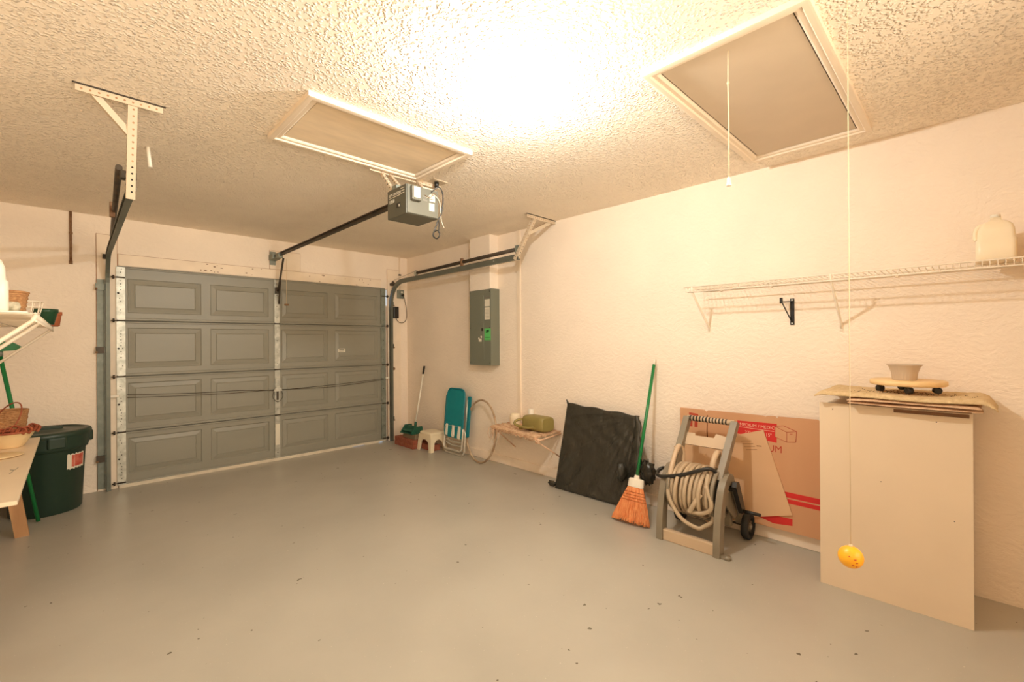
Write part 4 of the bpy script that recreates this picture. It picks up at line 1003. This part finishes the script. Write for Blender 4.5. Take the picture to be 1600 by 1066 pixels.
tag(MB().m('jug').lathe([(.0, 0), (.055, 0), (.058, .01), (.058, .09), (.045, .115), (.02, .12), (0, .12)], (3.325, 3.36, .482), 24, caps=False).build('plastic_tub', 'jug'), 'pale round plastic tub at the left back of the netted shelf', 'tub')
tag(MB().m('white').lathe([(.0, 0), (.028, 0), (.030, .004), (.030, .17), (.022, .178), (0, .18)], (3.365, 3.17, .482), 24, caps=False).build('white_bottle', 'white'), 'white round bottle standing behind the olive watering can', 'bottle')

# ---------------------------------------------------------------- hoop
c = Vector((3.262, 3.855, .352)); u1 = Vector((math.sin(math.radians(12)), math.cos(math.radians(12)), 0)); w1 = Vector((.10, -.02, 1)).normalized(); w1 = (w1-u1*w1.dot(u1)).normalized()
tag(MB().m('hoop').tube([c+u1*math.cos(a)*.343+w1*math.sin(a)*.343 for a in [2*PI*k/72 for k in range(72)]], .0115, 10, closed=True).build('hula_hoop', 'hoop'), 'thin tan and brown hoop leaning on the right wall beside the blue chair', 'hoop')

# ---------------------------------------------------------------- folded beach chair
ch = thing('folding_chair', (3.32, 4.34, 0), 'turquoise folding beach chair folded flat against the right wall', 'folding chair')
cu_ = Vector((0, -1, 0)); cv_ = Vector((.075, 0, .78)).normalized(); cn_ = Vector((-cv_.z, 0, cv_.x))
c0 = Vector((3.265, 4.56, .012))
def P3(a, b, n=0): return c0+cu_*a+cv_*b+cn_*n
def rrect(a0, a1, b0, b1, r, n=0, k=5):
    pts = []
    for (ca, cb2, s0) in ((a1-r, b1-r, 0), (a0+r, b1-r, PI/2), (a0+r, b0+r, PI), (a1-r, b0+r, 1.5*PI)):
        for i in range(k+1): a = s0+PI/2*i/k; pts.append((ca+math.cos(a)*r, cb2+math.sin(a)*r))
    return pts
for (a0, a1, b0, b1, n, rr, nm) in ((.01, .40, 0, .30, 0, .06, 'seat_frame'), (.03, .385, .045, .33, .028, .05, 'leg_frame'), (.05, .37, .09, .28, -.022, .05, 'leg_frame')):
    MB().tube([P3(a, b_, n) for a, b_ in rrect(a0, a1, b0, b1, rr)], .0125, 8, closed=True).build(nm, 'alu', ch)
MB().tube([P3(a, b_, .03) for a, b_ in rrect(.045, .375, .20, .775, .07)], .010, 8, closed=True).build('back_frame', 'teal2', ch)
fb_ = MB().m('teal')
ol = rrect(.052, .368, .33, .765, .065)
fb_.prism(ol, P3(0, 0, 0), cu_, cv_, cn_, .028, .036); fb_.build('back_fabric', 'teal', ch)
se = MB().m('teal')
for (a0, a1) in ((.03, .05), (.105, .175), (.245, .30), (.355, .385)): se.prism([(a0, .20 if a0 > .1 else .26), (a1, .19), (a1, .36), (a0, .36)], P3(0, 0, 0), cu_, cv_, cn_, .034, .040)
se.build('seat_fabric', 'teal', ch)
wb_ = MB().m('white')
for (a0, a1, b0, b1) in ((.06, .105, .21, .345), (.185, .235, .20, .335), (.30, .355, .19, .33)): wb_.prism([(a0, b0+.02), (a0+.015, b0), (a1-.005, b0), (a1, b0+.03), (a1-.01, b1), (a0+.012, b1)], P3(0, 0, 0), cu_, cv_, cn_, .036, .046)
tag(wb_.build('seat_tabs', 'white', ch), 'white fabric tabs')
for (a0, b0, b1, n) in ((.012, .25, .69, .01), (.415, .22, .70, -.01)):
    MB().prism(rrect(a0-.014, a0+.03, b0, b1, .018), P3(0, 0, 0), cu_, cv_, cn_, n-.012, n+.012).build('armrest', 'teal2', ch)
MB().tube([P3(.40, .30, 0), P3(.405, .66, .01)], .008, 8).tube([P3(.01, .30, 0), P3(.02, .62, .01)], .008, 8).build('arm_tube', 'alu', ch)
sg_ = MB()
for b_ in (.12, .16): sg_.tube(spline([P3(.05, b_, .01), P3(.20, b_-.02, .02), P3(.37, b_-.01, .01)], 6), .010, 8)
sg_.build('stretcher', 'alu', ch)

# ---------------------------------------------------------------- step stool
stl = thing('step_stool', (3.2, 4.72, 0), 'small white plastic step stool on the floor beside the blue chair', 'stool')
sx0, sx1, sy0, sy1, shh = 3.10, 3.345, 4.60, 4.90, .235
b = MB(); rings = []
def rr2(x0, x1, y0, y1, r, z):
    out = []
    for (ax_, ay_, s0) in ((x1-r, y1-r, 0), (x0+r, y1-r, PI/2), (x0+r, y0+r, PI), (x1-r, y0+r, 1.5*PI)):
        for i in range(6): a = s0+PI/2*i/5; out.append(b.bm.verts.new((ax_+math.cos(a)*r, ay_+math.sin(a)*r, z)))
    return out
for ins, z in ((-.0, shh-.05), (.004, shh-.012), (.012, shh-.002), (.022, shh)): rings.append(rr2(sx0+.015+ins, sx1-.015-ins, sy0+.015+ins, sy1-.015-ins, .03, z))
for A, B in zip(rings, rings[1:]):
    for k in range(24): b._f([A[k], A[(k+1) % 24], B[(k+1) % 24], B[k]], True)
b._f(rings[-1]); b._f(list(reversed(rings[0]))); b.build('top', 'stool', stl)
for (x, sx) in ((sx0, 1), (sx1, -1)):
    for (y, sy) in ((sy0, 1), (sy1, -1)):
        l_ = MB(); rs_ = []
        for z, w, off in ((0, .046, 0), (.04, .050, .003), (.13, .058, .010), (.17, .085, .014), (.20, .14, .016)):
            xa, ya = x+sx*off, y+sy*off
            pts = [(0, 0), (w, 0), (w, .012), (.012, .012), (.012, w), (0, w)]
            rs_.append([l_.bm.verts.new((xa+sx*p[0], ya+sy*p[1], z)) for p in pts])
        for A, B in zip(rs_, rs_[1:]):
            for k in range(6): l_._f([A[k], A[(k+1) % 6], B[(k+1) % 6], B[k]])
        l_._f(list(reversed(rs_[0]))); l_._f(rs_[-1]); l_.build('leg', 'stool', stl)

for (a_, b_, ax_) in (((sx0+.016, sy0+.03), (sx0+.016, sy1-.03), 0), ((sx1-.016, sy0+.03), (sx1-.016, sy1-.03), 0), ((sx0+.03, sy0+.016), (sx1-.03, sy0+.016), 1), ((sx0+.03, sy1-.016), (sx1-.03, sy1-.016), 1)):
    L_ = (b_[0]-a_[0]) if ax_ else (b_[1]-a_[1]); pol = [(0, .20), (0, .07)]+[(.028+(L_-.056)*i/12, .07+.075*math.sin(PI*i/12)**.45) for i in range(13)]+[(L_, .07), (L_, .20)]
    d_v = (1, 0, 0) if ax_ else (0, 1, 0); w_v = (0, 1, 0) if ax_ else (1, 0, 0)
    MB().prism(pol, (a_[0], a_[1], 0), d_v, (0, 0, 1), w_v, -.003, .003).build('skirt', 'stool', stl)
# ---------------------------------------------------------------- bricks, paver, dustpan
bi = 0
def brick(x0, x1, y0, y1, z, h, key, label, group=None):
    return tag(MB().m(key).box((x0, y0, z), (x1, y1, z+h), .004).build('brick' if key == 'brick' else 'paver_block', key), label, 'brick' if key == 'brick' else 'block', group)
brick(3.045, 3.145, 5.13, 5.36, 0, .055, 'brick', 'bottom front red brick nearest the garage door corner')
brick(3.045, 3.145, 4.915, 5.12, 0, .055, 'brick', 'bottom front red brick next to the white stool')
brick(3.155, 3.36, 5.02, 5.36, 0, .055, 'brick', 'wide red brick at the bottom back of the brick pile against the wall')
brick(3.05, 3.15, 5.12, 5.365, .056, .055, 'brick', 'upper front red brick nearest the garage door corner')
brick(3.05, 3.15, 4.92, 5.11, .056, .055, 'brick', 'upper front red brick directly above the one by the stool')
brick(3.155, 3.36, 5.0, 5.36, .056, .055, 'brick', 'wide red brick in the upper layer against the wall')
brick(3.16, 3.285, 4.66, 4.90, 0, .07, 'brick', 'dark red brick on the floor underneath the white stool')
brick(3.09, 3.30, 4.93, 5.22, .112, .06, 'block', 'grey-brown paver block on top of the red bricks')
dp = thing('dustpan', (3.2, 5.08, .173), 'green upright dustpan with a long white handle on the paver block', 'dustpan')
dpb = MB(); dpb.m('dustgreen').prism([(-.13, 0), (.13, 0), (.13, .02), (.11, .065), (.06, .10), (-.05, .10), (-.105, .06), (-.13, .02)], (3.12, 5.09, .174), (-.12, .99, 0), (0, 0, 1), (1, .12, 0), 0, .012)
dpb.prism([(-.13, 0), (.13, 0), (.13, .012), (-.13, .012)], (3.06, 5.09, .174), (-.12, .99, 0), (0, 0, 1), (1, .12, 0), 0, .16)
dpb.prism([(0, 0), (.19, 0), (.17, .09), (.06, .095), (.0, .02)], (3.06, 4.965, .174), (1, .1, 0), (0, 0, 1), (-.1, 1, 0), 0, .008)
dpb.prism([(0, 0), (.19, 0), (.17, .09), (.06, .095), (.0, .02)], (3.06, 5.215, .174), (1, .1, 0), (0, 0, 1), (-.1, 1, 0), 0, .008)
dpb.prism([(-.128, 0), (.128, 0), (.10, .10), (-.10, .10)], (3.085, 5.09, .20), (-.12, .99, 0), (.9, .1, .55), (-.55, 0, .9), 0, .006)
dpb.build('pan', 'dustgreen', dp)
hb0, hb1 = Vector((3.20, 5.10, .27)), Vector((3.375, 5.145, 1.03))
MB().tube([hb0-Vector((0, 0, .03)), hb0.lerp(hb1, .05)], .016, 12).build('socket', 'dustgreen', dp)
MB().tube([hb0.lerp(hb1, .04), hb0.lerp(hb1, .86)], .0115, 12).build('handle', 'white', dp)
tag(MB().tube([hb0.lerp(hb1, .86), hb1], .0135, 12).build('grip', 'black', dp), 'black handle grip')

# ---------------------------------------------------------------- left: bin
bn = thing('trash_can', (-.165, 5.30, 0), 'dark green round lidded trash can in front of the far wall', 'trash can')
bcx, bcy = -.165, 5.285
MB().lathe([(.0, 0), (.205, 0), (.212, .01), (.236, .50), (.240, .505), (.240, .52)], (bcx, bcy, 0), 56, wob=lambda a, z: 1+.004*math.cos(8*a)).build('body', 'bin', bn)
MB().lathe([(.240, .50), (.252, .505), (.258, .53), (.262, .60), (.268, .615), (.262, .628), (.2, .628)], (bcx, bcy, 0), 56, caps=False).build('rim', 'bin', bn)
ld = MB().lathe([(.272, .612), (.276, .618), (.276, .640), (.268, .652), (.235, .660), (.228, .648), (.12, .648), (.10, .662), (.0, .664)], (bcx, bcy, 0), 56, caps=False)
ld_ = ld.build('lid', 'bin', bn)
MB().box((bcx-.10, bcy-.022, .655), (bcx+.10, bcy+.022, .682), .010).build('lid_handle', 'bin', ld_)
for a in (-75, 15, 105): r = math.radians(a); MB().box((-.02, -.055, -.045), (.02, .055, .045), .012, Matrix.Translation((bcx+math.cos(r)*.262, bcy+math.sin(r)*.262, .575)) @ Matrix.Rotation(r, 4, 'Z')).build('side_grip', 'bin', bn)
lbm = MB(); R0 = .2315
def cylpatch(mb, key, a0, a1, z0, z1, rad0, t, jag=0):
    mb.m(key); n = 14; gr = []
    for i in range(n+1):
        a = math.radians(a0+(a1-a0)*i/n); j = jag*math.sin(i*2.3)
        gr.append([mb.bm.verts.new((bcx+math.cos(a)*rr_, bcy+math.sin(a)*rr_, z+j)) for z, rr_ in ((z0, rad0-.0), (z1, rad0+(z1-z0)*.049))])
    for A, B in zip(gr, gr[1:]): mb._f([A[0], B[0], B[1], A[1]], True)
cylpatch(lbm, 'paper', -58, -20, .345, .465, .2318, 0, .006); cylpatch(lbm, 'redlab', -50, -22, .36, .455, .2328, 0, .003); cylpatch(lbm, 'paper', -46, -30, .39, .41, .2338, 0)
cylpatch(lbm, 'black', -49, -44, .385, .43, .2339, 0)
lbm.build('torn_label', 'paper', bn)

# ---------------------------------------------------------------- left: bench, bowl, baskets
bt_ = thing('bench_table', (-.34, 3.85, 0), 'cream topped narrow trestle table against the left wall', 'table')
MB().m('cream').box((LX+.005, 2.92, .655), (-.178, 4.80, .675), .003).m('ink').tube(spline([(-.245, 3.55, .6755), (-.235, 3.62, .6755), (-.25, 3.66, .6755), (-.232, 3.64, .6755), (-.222, 3.70, .6755)], 5), .0012, 5).build('tabletop', 'cream', bt_)
for yy, of in ((4.70, 0), (3.0, -.04)):
    for sgn, xa, xb in ((1, -.35+of, -.265+of), (-1, -.40, -.455)):
        MB().prism([(xa-.035, .655), (xa+.035, .655), (xb+.035, 0), (xb-.035, 0)], (0, yy, 0), (1, 0, 0), (0, 0, 1), (0, 1, 0), -.02, .02).build('leg', 'wood', bt_)
    MB().box((-.46, yy+.02, .56), (-.24, yy+.045, .63), .002).build('brace', 'wood', bt_)
bw = tag(MB().m('ceramic').lathe([(.0, 0), (.062, 0), (.064, .006), (.075, .02), (.105, .07), (.118, .098), (.122, .10), (.114, .098), (.10, .07), (.07, .022), (0, .014)], (-.305, 4.45, .6762), 40, caps=False).build('bowl', 'ceramic'), 'cream ceramic bowl on the bench table under the baskets', 'bowl')
sc_ = tag(MB().m('ceramic').lathe([(.0, 0), (.085, 0), (.11, .008), (.108, .010), (.0, .006)], (-.33, 4.10, .6762), 32, caps=False).build('saucer', 'ceramic'), 'flat cream saucer lying nearer on the bench table', 'saucer')
def basket(name, cx_, cy_, z, r0, r1, h, tilt, label, key='wicker', handle=True, rim=True):
    t = thing(name, (cx_, cy_, z), label, 'basket'); mt = Matrix.Rotation(tilt, 3, 'Y')
    n = 48
    pr = [(.0, .0), (r0, 0)]+[(r0+(r1-r0)*i/12+(.003 if i % 2 else -.001), h*i/12) for i in range(1, 13)]+[(r1-.008, h), (r0-.008, .01), (0, .01)]
    MB().lathe(pr, (cx_, cy_, z), n, mtx=mt, wob=lambda a, zz: 1+.018*math.cos(a*18+(PI if int(zz/h*12+.5) % 2 else 0)), caps=False).build('woven_body', key, t)
    if rim:
        MB().tube([mt @ Vector((math.cos(a)*r1, math.sin(a)*r1, h))+Vector((cx_, cy_, z)) for a in [2*PI*k/36 for k in range(36)]], .006, 6, closed=True).build('rim', key, t)
    if handle:
        MB().tube([mt @ Vector((math.cos(a)*r1*.5, math.cos(a)*r1*-.86, h+math.sin(a)*r1*1.25))+Vector((cx_, cy_, z)) for a in [PI*k/24 for k in range(25)]], .004, 6).build('handle', 'rustrib' if key == 'wicker' else key, t)
    return t
bk1 = basket('wicker_basket', -.385, 4.45, .735, .07, .105, .13, math.radians(28), 'tipped round wicker basket with thin hoop handle in the cream bowl')
bk2 = basket('wicker_basket', -.335, 4.675, .6762, .085, .105, .22, 0, 'upright wicker basket standing behind the tipped basket on the bench', handle=False)
rbn = MB()
for k in range(9):
    a = -2.6+k*.27; cxx, cyy = -.305, 4.44
    p = Vector((cxx+math.cos(a)*.105, cyy+math.sin(a)*.105, .785+.01*math.sin(k*2)))
    rbn.tube(spline([p, p+Vector((.02, -.01, .035)), p+Vector((.045, .0, .02)), p+Vector((.03, .01, -.012))], 5), lambda t: .010, 6, flat=.35)
rbn.tube(arc((-.305, 4.45, .780), .115, -2.9, .5, 16, (1, 0, 0), (0, 1, 0)), .012, 8, flat=.7).tube(arc((-.305, 4.45, .80), .106, -2.9, .5, 16, (1, 0, 0), (0, 1, 0)), .012, 8, flat=.7)
tag(rbn.build('ribbon_garland', 'rustrib'), 'rust red ribbon garland curled round the rim of the cream bowl', 'ribbon')

# green upturned broom behind the bench
gb = thing('push_broom', (-.2, 4.98, 0), 'upturned green broom standing head up behind the bench table', 'broom')
p0, p1 = Vector((-.197, 4.965, .012)), Vector((-.383, 4.90, 1.30))
MB().tube([p0, p1], .0125, 12).build('handle', 'brgreen', gb)
MB().tube([p1-Vector((0, 0, .03)), p1+Vector((0, 0, .02))], .02, 10).build('socket', 'galvp', gb)
MB().prism([(-.12, 0), (.0, -.008), (.10, 0), (.115, .02), (.07, .055), (-.02, .075), (-.11, .06)], (p1.x, p1.y, p1.z+.015), (1, 0, 0), (0, 0, 1), (0, 1, 0), -.03, .03).build('head', 'brgreen', gb)

# ---------------------------------------------------------------- left wire shelf
lsf = thing('wire_shelf', (-.3, 3.8, 1.2), 'white wire shelf on the left wall holding baskets and pots', 'wire shelf')
LZ, LF = 1.484, -.112
g = MB(); y = 2.70
while y < 4.92:
    g.tube([(LX+.004, y, LZ), (LF, y, LZ), (LF+.002, y, LZ-.004), (LF+.002, y, LZ-.03)], .0014, 5); y += .0254
g.build('deck_wires', 'whitewire', lsf)
for x, z in ((LF, LZ+.003), (LF+.002, LZ-.03), (LX+.006, LZ-.003), (-.3, LZ-.003)): MB().tube([(x, 2.69, z), (x, 4.93, z)], .003, 8).build('rail', 'whitewire', lsf)
for yy in (2.72, 3.13, 4.6): MB().tube([(LF+.002, yy, LZ-.004), (LF-.01, yy, LZ-.03), (LX+.006, yy, 1.10)], .0085, 8).build('support_bracket', 'whitewire', lsf)
tag(MB().m('white').box((LX+.01, 2.74, LZ+.0046), (-.135, 3.35, LZ+.012), .002).build('shelf_liner', 'white'), 'flat white liner board lying on the near end of the left shelf', 'shelf liner')
jz = LZ+.0125
jug(-.292, 2.86, jz, 1.12, .3, 'plastic_jug', 'white jug at the left frame edge on the left wire shelf', 'white')
sbk = basket('wicker_basket', -.232, 3.14, jz, .066, .080, .105, 0, 'small pale wicker basket with patterned cloth on the left wire shelf', handle=False)
cylp = MB()
for k in range(3): cylp.m('cloth')
cylp.tube([(-.232+math.cos(a)*.078, 3.14+math.sin(a)*.078, jz+.035) for a in [math.radians(-170+i*9) for i in range(14)]], .024, 8, flat=1.0)
tag(cylp.build('cloth_band', 'cloth', sbk), 'patterned cloth band')
wbk = thing('wire_basket', (-.19, 3.62, LZ+.005), 'small white wire basket behind the wicker one on the left shelf', 'basket')
wbm = MB()
for z, r in ((.0, .055), (.035, .062), (.07, .07), (.10, .076)): wbm.tube([(-.195+math.cos(a)*r, 3.62+math.sin(a)*r, LZ+.008+z) for a in [2*PI*k/24 for k in range(24)]], .003, 6, closed=True)
for k in range(12): a = 2*PI*k/12; wbm.tube([(-.195+math.cos(a)*.055, 3.62+math.sin(a)*.055, LZ+.008), (-.195+math.cos(a)*.076, 3.62+math.sin(a)*.076, LZ+.108)], .0025, 6)
wbm.build('wires', 'whitewire', wbk)
def pot(cx_, cy_, z, r0, r1, h, key, label):
    return tag(MB().m(key).lathe([(.0, 0), (r0, 0), (r1*.93, h*.72), (r1*.95, h*.74), (r1*1.03, h*.76), (r1*1.03, h), (r1*.93, h), (r1*.88, h*.7), (r0*.9, .006), (0, .006)], (cx_, cy_, z), 32, caps=False).build('plant_pot', key), label, 'plant pot')
pot(-.135, 4.36, LZ+.005, .042, .062, .105, 'greenpot', 'dark green plant pot near the far end of the left shelf')
pot(-.110, 4.62, LZ+.005, .040, .052, .10, 'terra', 'terracotta plant pot behind the green pot on the left shelf')
pot(-.118, 4.80, LZ+.005, .038, .050, .11, 'terra', 'farthest terracotta plant pot at the far end of the left shelf')
